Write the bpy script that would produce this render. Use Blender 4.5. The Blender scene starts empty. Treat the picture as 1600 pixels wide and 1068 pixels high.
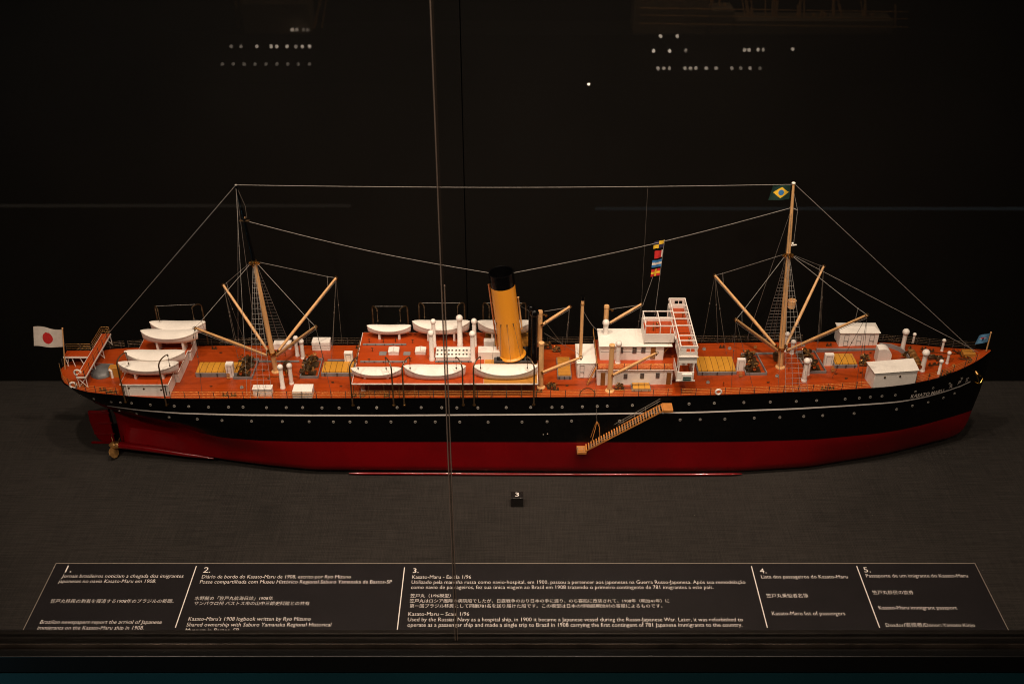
import bpy, math, random
import numpy as np
from mathutils import Vector, Matrix
random.seed(7)
sc = bpy.context.scene
C = sc.collection
# ------------------------------------------------------------------ camera
PITCH = math.radians(32.3); FPX = 1728.0; CH = 1.063; CD = 1.384
cam = bpy.data.cameras.new("camera"); camo = bpy.data.objects.new("camera", cam); C.objects.link(camo)
cam.sensor_width = 36; cam.lens = 36 * FPX / 1600; cam.clip_start = .02; cam.clip_end = 60
camo.location = (0, -CD, CH); camo.rotation_euler = (math.radians(90) - PITCH, 0, 0)
cam.dof.use_dof = True; cam.dof.focus_distance = 1.52; cam.dof.aperture_fstop = 16
sc.camera = camo
sc.cycles.filter_width = 1.05
# ------------------------------------------------------------------ world (a dark gallery) and lamps
w = bpy.data.worlds.new("World"); sc.world = w; w.use_nodes = True
bg = w.node_tree.nodes['Background']; bg.inputs[0].default_value = (.9, .8, .7, 1); bg.inputs[1].default_value = .0020
def lamp(name, kind, loc, target, energy, size, color, **k):
    l = bpy.data.lights.new(name, kind); o = bpy.data.objects.new(name, l); C.objects.link(o)
    l.energy = energy * 1.07; l.color = color
    if kind == 'AREA': l.size = size
    else: l.shadow_soft_size = size
    for a, b in k.items(): setattr(l, a, b)
    o.location = loc; o.rotation_euler = (Vector(target) - Vector(loc)).to_track_quat('-Z', 'Y').to_euler()
    return o
WARM = (1, .785, .605)
for i, (x, e) in enumerate([(-.52, 16.5), (-.16, 19), (.17, 21), (.52, 16)]):
    lamp('case_spot', 'SPOT', (x, -.36, 1.22), (x * .93, -.14, .1), e, .022, WARM, spot_size=math.radians(92), spot_blend=1.0)
for i, (x, e) in enumerate([(-.95, 31), (-.32, 14), (.34, 17), (.90, 15)]):
    lamp('gallery_spot', 'SPOT', (x, -1.12, 1.42), (x * .62, -.12, .08), e, .020, WARM, spot_size=math.radians(58), spot_blend=1.0)
lamp('cabinet_fill', 'AREA', (-1.7, -1.1, -.55), (-.7, -.42, -.12), 2.0, .3, (.30, .78, 1))  # added area light, unseen, brightens only the cabinet's left end
lamp('case_fill', 'AREA', (0, -.34, 1.25), (0, -.05, 0), 3.2, .6, WARM)
sc.view_settings.view_transform = 'Standard'; sc.view_settings.look = 'None'
sc.view_settings.exposure = 0; sc.view_settings.gamma = 1
# ------------------------------------------------------------------ pixel -> point in the room (measuring the photo)
def ray(px, py):
    u = (px - 800) / FPX; v = (py - 534) / FPX
    return np.array([u, math.cos(PITCH) - v * math.sin(PITCH), -math.sin(PITCH) - v * math.cos(PITCH)])
CAM = np.array([0, -CD, CH])
def onY(px, py, Y): r = ray(px, py); return CAM + r * ((Y + CD) / r[1])
def onZ(px, py, Z): r = ray(px, py); return CAM + r * ((Z - CH) / r[2])
# ------------------------------------------------------------------ materials
def mat(name, col, rough=.5, metal=0, noise=0, nscale=60, bump=0, bscale=300, coat=0, col2=None, spec=.5, stretch=None, rvar=0):
    m = bpy.data.materials.new(name); m.use_nodes = True; nt = m.node_tree; b = nt.nodes['Principled BSDF']
    b.inputs['Base Color'].default_value = (*col, 1); b.inputs['Roughness'].default_value = rough
    b.inputs['Metallic'].default_value = metal; b.inputs['Coat Weight'].default_value = coat
    b.inputs['Specular IOR Level'].default_value = spec
    tc = nt.nodes.new('ShaderNodeTexCoord'); src = tc.outputs['Object']
    if stretch:
        mp = nt.nodes.new('ShaderNodeMapping'); mp.inputs['Scale'].default_value = stretch
        nt.links.new(src, mp.inputs[0]); src = mp.outputs[0]
    if noise or rvar:
        n = nt.nodes.new('ShaderNodeTexNoise'); n.inputs['Scale'].default_value = nscale; n.inputs['Detail'].default_value = 6
        nt.links.new(src, n.inputs['Vector'])
    if noise:
        r = nt.nodes.new('ShaderNodeMix'); r.data_type = 'RGBA'
        c2 = col2 or tuple(c * (1 - noise) for c in col)
        r.inputs[6].default_value = (*col, 1); r.inputs[7].default_value = (*c2, 1)
        mr = nt.nodes.new('ShaderNodeMapRange'); mr.inputs[1].default_value = .35; mr.inputs[2].default_value = .68
        nt.links.new(n.outputs['Fac'], mr.inputs[0]); nt.links.new(mr.outputs[0], r.inputs[0]); nt.links.new(r.outputs[2], b.inputs['Base Color'])
    if rvar:
        mr = nt.nodes.new('ShaderNodeMapRange'); mr.inputs[1].default_value = .3; mr.inputs[2].default_value = .7
        mr.inputs[3].default_value = max(.02, rough - rvar); mr.inputs[4].default_value = rough + rvar
        nt.links.new(n.outputs['Fac'], mr.inputs[0]); nt.links.new(mr.outputs[0], b.inputs['Roughness'])
    if bump:
        n2 = nt.nodes.new('ShaderNodeTexNoise'); n2.inputs['Scale'].default_value = bscale; n2.inputs['Detail'].default_value = 4
        nt.links.new(src, n2.inputs['Vector'])
        bp = nt.nodes.new('ShaderNodeBump'); bp.inputs['Strength'].default_value = bump; bp.inputs['Distance'].default_value = .0006
        nt.links.new(n2.outputs['Fac'], bp.inputs['Height']); nt.links.new(bp.outputs[0], b.inputs['Normal'])
    return m
def planks(name, col, line, step, axis, rough=.45, width=.07, noise=.15, second=None):
    """painted or varnished boards: thin seams at a regular pitch along one axis of the object"""
    m = mat(name, col, rough, noise=0, rvar=.08, nscale=40); nt = m.node_tree; b = nt.nodes['Principled BSDF']
    tc = nt.nodes.new('ShaderNodeTexCoord'); sp = nt.nodes.new('ShaderNodeSeparateXYZ'); nt.links.new(tc.outputs['Object'], sp.inputs[0])
    def M(op, a, c):
        n = nt.nodes.new('ShaderNodeMath'); n.operation = op
        for i, v in enumerate((a, c)):
            if v is None: continue
            if isinstance(v, (int, float)): n.inputs[i].default_value = v
            else: nt.links.new(v, n.inputs[i])
        return n.outputs[0]
    s = M('DIVIDE', sp.outputs[axis], step); fr = M('FRACT', s, None); seam = M('LESS_THAN', fr, width)
    fl = M('FLOOR', s, None)
    wn = nt.nodes.new('ShaderNodeTexWhiteNoise'); wn.noise_dimensions = '1D'; nt.links.new(fl, wn.inputs['W'])
    no = nt.nodes.new('ShaderNodeTexNoise'); no.inputs['Scale'].default_value = 30; no.inputs['Detail'].default_value = 7
    nt.links.new(tc.outputs['Object'], no.inputs[0])
    f = M('MULTIPLY', M('ADD', M('MULTIPLY', wn.outputs[0], .5), M('MULTIPLY', no.outputs['Fac'], .9)), noise)
    mx = nt.nodes.new('ShaderNodeMix'); mx.data_type = 'RGBA'; mx.inputs[6].default_value = (*col, 1)
    mx.inputs[7].default_value = (*(second or tuple(c * .25 for c in col)), 1); nt.links.new(f, mx.inputs[0])
    m2 = nt.nodes.new('ShaderNodeMix'); m2.data_type = 'RGBA'; nt.links.new(seam, m2.inputs[0])
    nt.links.new(mx.outputs[2], m2.inputs[6]); m2.inputs[7].default_value = (*line, 1); nt.links.new(m2.outputs[2], b.inputs['Base Color'])
    return m
M = dict(
    black=mat('hull_black_paint', (.0012, .0012, .0014), .26, bump=.05, bscale=90, rvar=.06, nscale=25, spec=.14),
    red=mat('hull_red_paint', (.190, .0004, .0030), .28, noise=.25, nscale=14, bump=.08, bscale=120, rvar=.08, spec=.25),
    deck=planks('deck_red_wood', (.43, .058, .0055), (.29, .034, .004), .0042, 1, .36, .10, .50),  # tone spread raised so the colour also carries rope-shadow streaks
    roof=planks('roof_red_paint', (.43, .054, .0055), (.32, .038, .004), .006, 1, .42, .07, .26),
    white=mat('white_enamel', (.82, .77, .72), .45, noise=.10, nscale=35, bump=.06, bscale=400),
    canvas=mat('white_boat_paint', (.84, .80, .74), .5, noise=.12, nscale=50, bump=.1, bscale=500),
    hatch=planks('hatch_yellow_boards', (.62, .29, .030), (.16, .07, .01), .0088, 0, .45, .09, .30),
    hatchy=planks('tan_boards', (.50, .22, .030), (.15, .06, .01), .0075, 1, .5, .08, .30),
    grey=mat('coaming_grey_paint', (.22, .21, .21), .5, noise=.25, nscale=60),
    covergrey=mat('oilcloth_grey', (.13, .135, .14), .45, noise=.4, nscale=70, bump=.4, bscale=160),
    dgrey=mat('dark_grey_paint', (.05, .05, .052), .5, noise=.3, nscale=60),
    tan=mat('spar_buff_wood', (.73, .42, .18), .42, noise=.25, nscale=20, stretch=(12, 12, 1), bump=.05),
    ladder=mat('ladder_boxwood', (.50, .20, .045), .45, noise=.3, nscale=80),
    door=mat('door_brown_wood', (.26, .10, .02), .5, noise=.3, nscale=90),
    yellow=mat('funnel_yellow_paint', (.76, .30, .022), .36, noise=.12, nscale=12, bump=.04, bscale=60, rvar=.06),
    brass=mat('aged_brass', (.62, .36, .12), .30, 1, noise=.5, nscale=220, rvar=.1),
    railbrass=mat('bright_brass_rod', (.92, .48, .13), .28, .6),
    propbrass=mat('propeller_brass', (.50, .27, .09), .34, .6, noise=.4, nscale=120),
    bronze=mat('blackened_bronze', (.13, .08, .04), .32, .55, noise=.5, nscale=200),
    steel=mat('porthole_rim_metal', (.34, .32, .29), .38, .3),
    glassdark=mat('window_dark', (.02, .02, .022), .15),
    window=mat('window_grey', (.10, .085, .08), .25, noise=.3, nscale=300),
    rope=mat('rigging_thread', (.30, .28, .26), .75, noise=.3, nscale=400),
    ropedark=mat('tarred_thread', (.10, .085, .07), .8),
    gilt=mat('polished_gilt', (.85, .55, .14), .25, 1),
    text=mat('white_print', (.74, .69, .66), .6),
    blocktext=mat('white_numeral', (.85, .80, .78), .6),
    nametext=mat('name_grey_print', (.85, .78, .72), .5),
    stripe=mat('white_sheer_line', (.62, .58, .56), .45),
    red2=mat('signal_red', (.60, .02, .02), .7, noise=.2, nscale=300),
    blue=mat('signal_blue', (.03, .17, .42), .7), ltblue=mat('pennant_blue', (.10, .28, .50), .7),
    flagwhite=mat('flag_white_silk', (.72, .66, .60), .75, noise=.12, nscale=120, bump=.15),
    flaggreen=mat('flag_green_silk', (.002, .030, .022), .75), flagyellow=mat('flag_yellow_silk', (.80, .50, .03), .7),
    flagdark=mat('flag_navy_silk', (.02, .018, .06), .7),
    slot=mat('sidelight_green_slot', (.02, .06, .05), .3),
)
# ------------------------------------------------------------------ mesh builder
class MB:
    def __init__(s): s.v = []; s.f = []; s.m = []; s.k = 0
    def add(s, vs, fs, mi=0):
        n = len(s.v); s.v += [tuple(map(float, p)) for p in vs]
        s.f += [tuple(n + i for i in f) for f in fs]; s.m += [mi] * len(fs); return s
    def hexa(s, b, t, mi=0):      # four bottom and four top points
        return s.add(list(b) + list(t), [(3, 2, 1, 0), (4, 5, 6, 7), (0, 1, 5, 4), (1, 2, 6, 5), (2, 3, 7, 6), (3, 0, 4, 7)], mi)
    def box(s, x0, x1, y0, y1, z0, z1, mi=0):
        return s.hexa([(x0, y0, z0), (x1, y0, z0), (x1, y1, z0), (x0, y1, z0)], [(x0, y0, z1), (x1, y0, z1), (x1, y1, z1), (x0, y1, z1)], mi)
    def tube(s, pts, r, n=6, mi=0, caps=True):
        P = [Vector(p) for p in pts]; R = r if isinstance(r, (list, tuple)) else [r] * len(P)
        vs = []; fs = []; prev = None
        for i, p in enumerate(P):
            d = (P[min(i + 1, len(P) - 1)] - P[max(i - 1, 0)]).normalized()
            a = d.cross(Vector((0, 0, 1))) if abs(d.z) < .95 else d.cross(Vector((1, 0, 0)))
            if prev is not None:
                a = prev - d * prev.dot(d)
            a.normalize(); prev = a; b = d.cross(a)
            for k in range(n):
                t = 2 * math.pi * k / n; vs.append(p + (a * math.cos(t) + b * math.sin(t)) * R[i])
        for i in range(len(P) - 1):
            for k in range(n):
                k2 = (k + 1) % n; fs.append((i * n + k, i * n + k2, (i + 1) * n + k2, (i + 1) * n + k))
        if caps: fs.append(tuple(range(n - 1, -1, -1))); fs.append(tuple((len(P) - 1) * n + k for k in range(n)))
        return s.add(vs, fs, mi)
    def ball(s, c, r, n=10, mi=0, sc_=(1, 1, 1)):
        vs = []; fs = []; m = n // 2
        for i in range(m + 1):
            t = math.pi * i / m
            for k in range(n):
                q = 2 * math.pi * k / n
                vs.append((c[0] + r * sc_[0] * math.sin(t) * math.cos(q), c[1] + r * sc_[1] * math.sin(t) * math.sin(q), c[2] + r * sc_[2] * math.cos(t)))
        for i in range(m):
            for k in range(n): k2 = (k + 1) % n; fs.append((i * n + k, (i + 1) * n + k, (i + 1) * n + k2, i * n + k2))
        return s.add(vs, fs, mi)
    def torus(s, c, R, r, ax='y', n=20, k=8, mi=0):
        pts = []
        for i in range(n + 1):
            t = 2 * math.pi * i / n; a, b = R * math.cos(t), R * math.sin(t)
            pts.append({'y': (c[0] + a, c[1], c[2] + b), 'z': (c[0] + a, c[1] + b, c[2]), 'x': (c[0], c[1] + a, c[2] + b)}[ax])
        return s.tube(pts, r, k, mi, False)
    def build(s, name, mats, parent=None, smooth=True, bevel=0, label=None):
        me = bpy.data.meshes.new(name); me.from_pydata(s.v, [], s.f)
        for m_ in (mats if isinstance(mats, (list, tuple)) else [mats]): me.materials.append(M[m_] if isinstance(m_, str) else m_)
        me.polygons.foreach_set('material_index', s.m); me.update()
        if smooth:
            me.shade_smooth(); me.set_sharp_from_angle(angle=math.radians(38))
        o = bpy.data.objects.new(name, me); C.objects.link(o)
        if parent: o.parent = parent
        if bevel:
            b = o.modifiers.new('bevel', 'BEVEL'); b.width = bevel; b.segments = 2; b.limit_method = 'ANGLE'
        if label: o['label'] = label
        return o
def thing(name, label, cat, loc=(0, 0, 0), group=None):
    o = bpy.data.objects.new(name, None); C.objects.link(o); o.location = loc; o.empty_display_size = .02
    o['label'] = label; o['category'] = cat
    if group: o['group'] = group
    return o
def tag(o, label=None, cat=None, kind=None, group=None):
    if label: o['label'] = label
    if cat: o['category'] = cat
    if kind: o['kind'] = kind
    if group: o['group'] = group
    return o
FONT = None
def text_mesh(body, size=1.0, bold=0):
    cu = bpy.data.curves.new('lettering', 'FONT'); cu.body = body; cu.size = size; cu.offset = bold; cu.resolution_u = 2
    if FONT: cu.font = FONT
    o = bpy.data.objects.new('lettering', cu); C.objects.link(o)
    dg = bpy.context.evaluated_depsgraph_get(); me = bpy.data.meshes.new_from_object(o.evaluated_get(dg))
    bpy.data.objects.remove(o); bpy.data.curves.remove(cu)
    co = np.empty(len(me.vertices) * 3); me.vertices.foreach_get('co', co); co = co.reshape(-1, 3)
    fs = [tuple(p.vertices) for p in me.polygons]; bpy.data.meshes.remove(me)
    return co, fs
# ------------------------------------------------------------------ setting: cloth-covered table, back wall
def cloth():
    m = bpy.data.materials.new('black_woven_cloth'); m.use_nodes = True; nt = m.node_tree; b = nt.nodes['Principled BSDF']
    b.inputs['Roughness'].default_value = .92; b.inputs['Specular IOR Level'].default_value = .15
    b.inputs['Sheen Weight'].default_value = .12
    tc = nt.nodes.new('ShaderNodeTexCoord')
    def wave(direction, scale):
        wv = nt.nodes.new('ShaderNodeTexWave'); wv.bands_direction = direction; wv.inputs['Scale'].default_value = scale
        wv.inputs['Distortion'].default_value = 2.2; wv.inputs['Detail'].default_value = 2; wv.inputs['Detail Scale'].default_value = 1.5
        nt.links.new(tc.outputs['Object'], wv.inputs[0]); return wv.outputs['Fac']
    wx = wave('X', 150); wy = wave('Y', 150)
    mu = nt.nodes.new('ShaderNodeMath'); mu.operation = 'ADD'; nt.links.new(wx, mu.inputs[0]); nt.links.new(wy, mu.inputs[1])
    def nz(sc_, stretch, det=5):
        mp = nt.nodes.new('ShaderNodeMapping'); mp.inputs['Scale'].default_value = stretch; nt.links.new(tc.outputs['Object'], mp.inputs[0])
        n = nt.nodes.new('ShaderNodeTexNoise'); n.inputs['Scale'].default_value = sc_; n.inputs['Detail'].default_value = det
        nt.links.new(mp.outputs[0], n.inputs[0]); return n.outputs['Fac']
    slub = nz(60, (.35, 7, 1)); slub2 = nz(60, (7, .35, 1)); big = nz(3.5, (1, 1, 1), 3)
    def mth(op, a, c):
        n = nt.nodes.new('ShaderNodeMath'); n.operation = op
        for i, v in enumerate((a, c)):
            if isinstance(v, (int, float)): n.inputs[i].default_value = v
            else: nt.links.new(v, n.inputs[i])
        return n.outputs[0]
    s = mth('ADD', mth('MULTIPLY', slub, .9), mth('MULTIPLY', slub2, .6)); s = mth('ADD', s, mth('MULTIPLY', big, .7)); s = mth('ADD', s, mth('MULTIPLY', mu.outputs[0], .16))
    mr = nt.nodes.new('ShaderNodeMapRange'); mr.inputs[1].default_value = 1.00; mr.inputs[2].default_value = 1.55; nt.links.new(s, mr.inputs[0])
    mx = nt.nodes.new('ShaderNodeMix'); mx.data_type = 'RGBA'; mx.inputs[6].default_value = (.0088, .0077, .0067, 1); mx.inputs[7].default_value = (.0262, .0226, .0200, 1)
    nt.links.new(mr.outputs[0], mx.inputs[0])
    # lint: a few pale specks
    vo = nt.nodes.new('ShaderNodeTexVoronoi'); vo.inputs['Scale'].default_value = 34; nt.links.new(tc.outputs['Object'], vo.inputs[0])
    lt = mth('LESS_THAN', vo.outputs['Distance'], .022); wn = nt.nodes.new('ShaderNodeTexWhiteNoise'); nt.links.new(vo.outputs['Color'], wn.inputs[0])
    lt = mth('MULTIPLY', lt, mth('GREATER_THAN', wn.outputs[0], .80)); lt = mth('MULTIPLY', lt, .6)
    m3 = nt.nodes.new('ShaderNodeMix'); m3.data_type = 'RGBA'; nt.links.new(lt, m3.inputs[0]); nt.links.new(mx.outputs[2], m3.inputs[6]); m3.inputs[7].default_value = (.22, .20, .18, 1)
    nt.links.new(m3.outputs[2], b.inputs['Base Color'])
    bp = nt.nodes.new('ShaderNodeBump'); bp.inputs['Strength'].default_value = .5; bp.inputs['Distance'].default_value = .0004
    nt.links.new(s, bp.inputs['Height']); nt.links.new(bp.outputs[0], b.inputs['Normal'])
    return m
M['cloth'] = cloth()
M['wall'] = mat('black_wall_panel', (.0040, .0036, .0031), .65, noise=.3, nscale=4, spec=.10)
WALLY = .173
t = MB().box(-1.4, 1.4, -.392, WALLY, -.02, 0).build('table_surface', 'cloth'); tag(t, kind='structure')
SEAM = onY(724, 235, WALLY)[0]
wl = MB().box(-1.6, SEAM - .0008, WALLY, WALLY + .02, -.02, 1.7).box(SEAM + .0008, 1.6, WALLY, WALLY + .02, -.02, 1.7).box(-1.6, 1.6, WALLY + .0215, WALLY + .03, -.02, 1.7)
tag(wl.build('back_wall', 'wall'), kind='structure')
# showcase base and rail, front glass
case = thing('showcase', 'glass museum showcase with black front rail, dark teal cabinet and a vertical glass joint', 'display case', (0, -.40, 0))
def inverse(o, p): o.matrix_parent_inverse = Matrix.Translation(-p.location)
M['railmetal'] = mat('anodised_black_rail', (.028, .024, .021), .34, .75, noise=.3, nscale=30, stretch=(1, 8, 8))
M['railedge'] = mat('rail_edge_highlight', (.16, .125, .10), .33, .8, noise=.6, nscale=14, stretch=(1, .1, .1))  # paler strip puts the rail's highlight line into the colour
M['railblack'] = mat('rail_front_black', (.004, .004, .004), .35)
M['teal'] = mat('cabinet_teal_paint', (.002, .045, .06), .55, noise=.25, nscale=5)
r1 = MB().box(-1.5, 1.5, -.3985, -.3915, -.02, .0035).box(-1.5, 1.5, -.4125, -.4095, -.02, .0012).build('inner_rail', 'railmetal', case, bevel=.0006); inverse(r1, case)
r1b = MB().box(-1.5, 1.5, -.4092, -.3988, -.02, -.0005).build('glass_channel', 'railmetal', case, bevel=.0004); inverse(r1b, case)
r2 = MB().box(-1.5, 1.5, -.4136, -.4127, -.014, .0016).build('rail_highlight_lip', 'railedge', case, bevel=.0003); inverse(r2, case)
r3 = MB().box(-1.5, 1.5, -.4275, -.4139, -.034, -.0055).build('outer_rail', 'railblack', case, bevel=.0015); inverse(r3, case)
r4 = MB().box(-1.5, 1.5, -.425, .2, -.75, -.0385).box(-1.5, 1.5, -.4225, .19, -.0383, -.0343, 1).build('cabinet', ['teal', 'railblack'], case); inverse(r4, case)
fl = MB().box(-4, 4, -5, .6, -.80, -.75).build('gallery_floor', mat('gallery_floor_dark', (.02, .019, .018), .35)); tag(fl, kind='structure')
gl = bpy.data.materials.new('showcase_glass'); gl.use_nodes = True; nt = gl.node_tree; nt.nodes.clear()
out = nt.nodes.new('ShaderNodeOutputMaterial'); mx = nt.nodes.new('ShaderNodeMixShader'); tr = nt.nodes.new('ShaderNodeBsdfTransparent'); gs = nt.nodes.new('ShaderNodeBsdfGlossy')
tr.inputs[0].default_value = (.985, .985, .98, 1); gs.inputs['Roughness'].default_value = .0; fr = nt.nodes.new('ShaderNodeFresnel'); fr.inputs[0].default_value = 1.45
ge = nt.nodes.new('ShaderNodeNewGeometry'); im = nt.nodes.new('ShaderNodeMapRange'); im.inputs[3].default_value = 1.45; im.inputs[4].default_value = 1 / 1.45
nt.links.new(ge.outputs['Backfacing'], im.inputs[0]); nt.links.new(im.outputs[0], fr.inputs[0])
nt.links.new(fr.outputs[0], mx.inputs[0]); nt.links.new(tr.outputs[0], mx.inputs[1]); nt.links.new(gs.outputs[0], mx.inputs[2]); nt.links.new(mx.outputs[0], out.inputs[0])
GX = onY(709.5, 900, -.404)[0]; GW = .0021
for sgn, xa, xb, lab in ((-1, -1.5, GX - GW, 'clear glass front pane left of the vertical joint'), (1, GX + GW, 1.5, 'clear glass front pane right of the vertical joint')):
    g = MB().box(xa, xb, -.4062, -.4032, -.0003, 1.7).build('glass_pane', gl, case, smooth=False); inverse(g, case); g['label'] = lab
M['sil'] = mat('joint_sealant_brown', (.22, .17, .14), .18, 0, noise=.35, nscale=9, stretch=(1, 1, .6))
mil = bpy.data.materials.new('clear_silicone'); mil.use_nodes = True; nt = mil.node_tree; nt.nodes.clear()
out = nt.nodes.new('ShaderNodeOutputMaterial'); mx = nt.nodes.new('ShaderNodeMixShader'); tr = nt.nodes.new('ShaderNodeBsdfTransparent'); df = nt.nodes.new('ShaderNodeBsdfDiffuse')
tr.inputs[0].default_value = (.8, .76, .72, 1); df.inputs[0].default_value = (.10, .08, .065, 1); mx.inputs[0].default_value = .12
nt.links.new(tr.outputs[0], mx.inputs[1]); nt.links.new(df.outputs[0], mx.inputs[2]); nt.links.new(mx.outputs[0], out.inputs[0])
j = MB().box(GX - .0010, GX + .0011, -.4061, -.4033, 0, 1.7).build('glass_joint', mil, case, smooth=False); inverse(j, case)
for nm, x0, x1, mm in (('bead_and_reflection', GX - .0021, GX - .0009, 'sil'), ('bead_and_reflection', GX + .0011, GX + .0021, 'sil')):
    o = MB().box(x0, x1, -.4061, -.4033, 0, 1.7 if x0 < GX else onY(703, 445, -.404)[2]).build(nm, mm, j, smooth=False)  # shorter right strip stands in for a reflection beside the joint
# ------------------------------------------------------------------ number block
P0 = onZ(798.5, 792, 0); P1 = onZ(817.5, 792, 0); zt = onY(808, 777.5, P0[1])[2]; yb = onZ(808, 767.5, zt)[1]
nb = thing('number_block', 'small black cube marked with a white 3, on the cloth in front of the ship', 'number marker', ((P0[0] + P1[0]) / 2, (P0[1] + yb) / 2, 0))
M['block'] = mat('black_acrylic_block', (.009, .008, .008), .35, noise=.3, nscale=200)
o = MB().box(P0[0], P1[0], P0[1], yb, .0003, zt).build('block', 'block', nb, bevel=.0005); inverse(o, nb)
co, fs = text_mesh('3', 1, 0); co[:, 0] -= (co[:, 0].min() + co[:, 0].max()) / 2; co[:, 1] -= (co[:, 1].min() + co[:, 1].max()) / 2
hgt = .0085 / (co[:, 1].max() - co[:, 1].min()); wdt = .0056 / (co[:, 0].max() - co[:, 0].min())
o = MB().add([((P0[0] + P1[0]) / 2 + c[0] * wdt, (P0[1] + yb) / 2 + .0004 + c[1] * hgt, zt + .0004) for c in co], fs).build('numeral', 'blocktext', nb, smooth=False); inverse(o, nb)
# ------------------------------------------------------------------ information panel lying on the cloth
PZ = .0022
ip = thing('information_panel', 'long dark label panel of white captions on the cloth at the front', 'label panel', (0, -.33, 0))
M['panel'] = mat('panel_charcoal_film', (.0078, .0063, .0074), .70, noise=.25, nscale=25, bump=.08, bscale=900, spec=.2)
M['paneledge'] = mat('acrylic_panel_edge', (.30, .26, .22), .35)
a = onZ(88, 880, PZ); b_ = onZ(1523, 880, PZ)
o = MB().box(a[0], b_[0], -.3912, a[1], .0004, PZ).build('panel_sheet', 'panel', ip); inverse(o, ip)
o = MB().box(a[0] - .0008, a[0] - .0001, -.3912, a[1] + .0008, .0004, PZ + .0003).box(b_[0] + .0001, b_[0] + .0008, -.3912, a[1] + .0008, .0004, PZ + .0003).box(a[0] - .0001, b_[0] + .0001, a[1] + .0001, a[1] + .0008, .0004, PZ + .0003).build('panel_edge', 'paneledge', ip); inverse(o, ip)
for x0, y0, x1, y1 in ((306, 884, 275, 980), (631, 886, 622, 983), (1174, 884, 1199, 980), (1337, 884, 1376, 980)):
    p = onZ(x0, y0, PZ); q = onZ(x1, y1, PZ); xm = (p[0] + q[0]) / 2
    o = MB().box(xm - .0006, xm + .0006, q[1], p[1], PZ + .0001, PZ + .0005).build('divider_line', 'text', ip); inverse(o, ip)
TX = [("1.", 101, 111, 893.5), ("Jornais brasileiros noticiam a chegada dos imigrantes", 96, 286, 902), ("japoneses no navio Kasato-Maru em 1908.", 91, 243, 910),
 ("笠戸丸移民の到着を報道する1908年のブラジルの新聞。", 78, 271, 941), ("Brazilian newspapers report the arrival of Japanese", 62, 252, 974), ("immigrants on the Kasato-Maru ship in 1908.", 58, 224, 983),
 ("2.", 317, 328, 894), ("Diário de bordo do Kasato-Maru de 1908, escrito por Ryo Mizuno", 315, 548, 903), ("Posse compartilhada com Museu Histórico Regional Saburo Yamanaka de Bastos-SP", 312, 612, 911),
 ("水野龍の「笠戸丸航海日誌」1908年", 304, 426, 936.5), ("サンパウロ州 バストス市の山中三郎史料館との共有", 303, 483, 944.5), ("Kasato-Maru's 1908 logbook written by Ryo Mizuno", 294, 485, 969), ("Shared ownership with Saburo Yamanaka Regional Historical", 291, 517, 978), ("Museum in Bastos, SP", 289, 372, 987),
 ("3.", 645, 654, 894.5), ("Kasato-Maru - Escala 1/96", 644, 736, 903.5), ("Utilizado pela marinha russa como navio-hospital, em 1900, passou a pertencer aos japoneses na Guerra Russo-Japonesa. Após sua remodelação", 643, 1165, 911.5),
 ("como navio de passageiros, fez sua única viagem ao Brasil em 1908 trazendo o primeiro contingente de 781 imigrantes a este país.", 642, 1115, 919.5),
 ("笠戸丸（1/96模型）", 641, 704, 932.5), ("笠戸丸はロシア艦隊の病院船でしたが、日露戦争のおり日本の手に渡り、のち客船に改装されて、1908年（明治41年）に", 640, 1046, 940.5), ("第一回ブラジル移民として同胞781名を送り届けた船です。この模型は日本の博物館明治村の寄贈によるものです。", 640, 1035, 948.5),
 ("Kasato-Maru – Scale 1/96", 638, 733, 961.5), ("Used by the Russian Navy as a hospital ship, in 1900 it became a Japanese vessel during the Russo-Japanese War. Later, it was refurbished to", 637, 1161, 970), ("operate as a passenger ship and made a single trip to Brazil in 1908 carrying the first contingent of 781 Japanese immigrants to the country.", 636.5, 1160, 978.5),
 ("4.", 1188, 1198, 895), ("Lista dos passageiros do Kasato-Maru", 1190, 1325, 903), ("笠戸丸乗船者名簿", 1198, 1263, 932.5), ("Kasato-Maru list of passengers", 1207, 1321, 960.5),
 ("5.", 1351, 1361, 893.5), ("Passaporte de um imigrante do Kasato-Maru", 1354, 1513, 901.5), ("笠戸丸移民の旅券", 1364, 1428, 927.5), ("Kasato-Maru immigrant passport", 1374, 1496, 951.5), ("Doador/寄贈者/Donor: Yamato Kinjo", 1385, 1524, 978.5)]
for body, x0, x1, y in TX:
    co, fs = text_mesh(body, 1, -.011 if len(body) > 4 else 0); p = onZ(x0, y, PZ); q = onZ(x1, y, PZ)
    k = (q[0] - p[0]) / (co[:, 0].max() - co[:, 0].min()); mnx = co[:, 0].min()
    ky = k * (1.0 if len(body) < 5 else (1.25 if body.isascii() or ord(max(body)) < 9000 else 1.15))
    if y > 976: # the rail cuts these lines off
        pass
    vs = [(p[0] + (c[0] - mnx) * k, p[1] + c[1] * ky, PZ + .0003) for c in co]
    o = MB().add(vs, fs).build('caption_numeral' if len(body) < 4 else 'caption_text', 'text', ip, smooth=False); inverse(o, ip)
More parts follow.
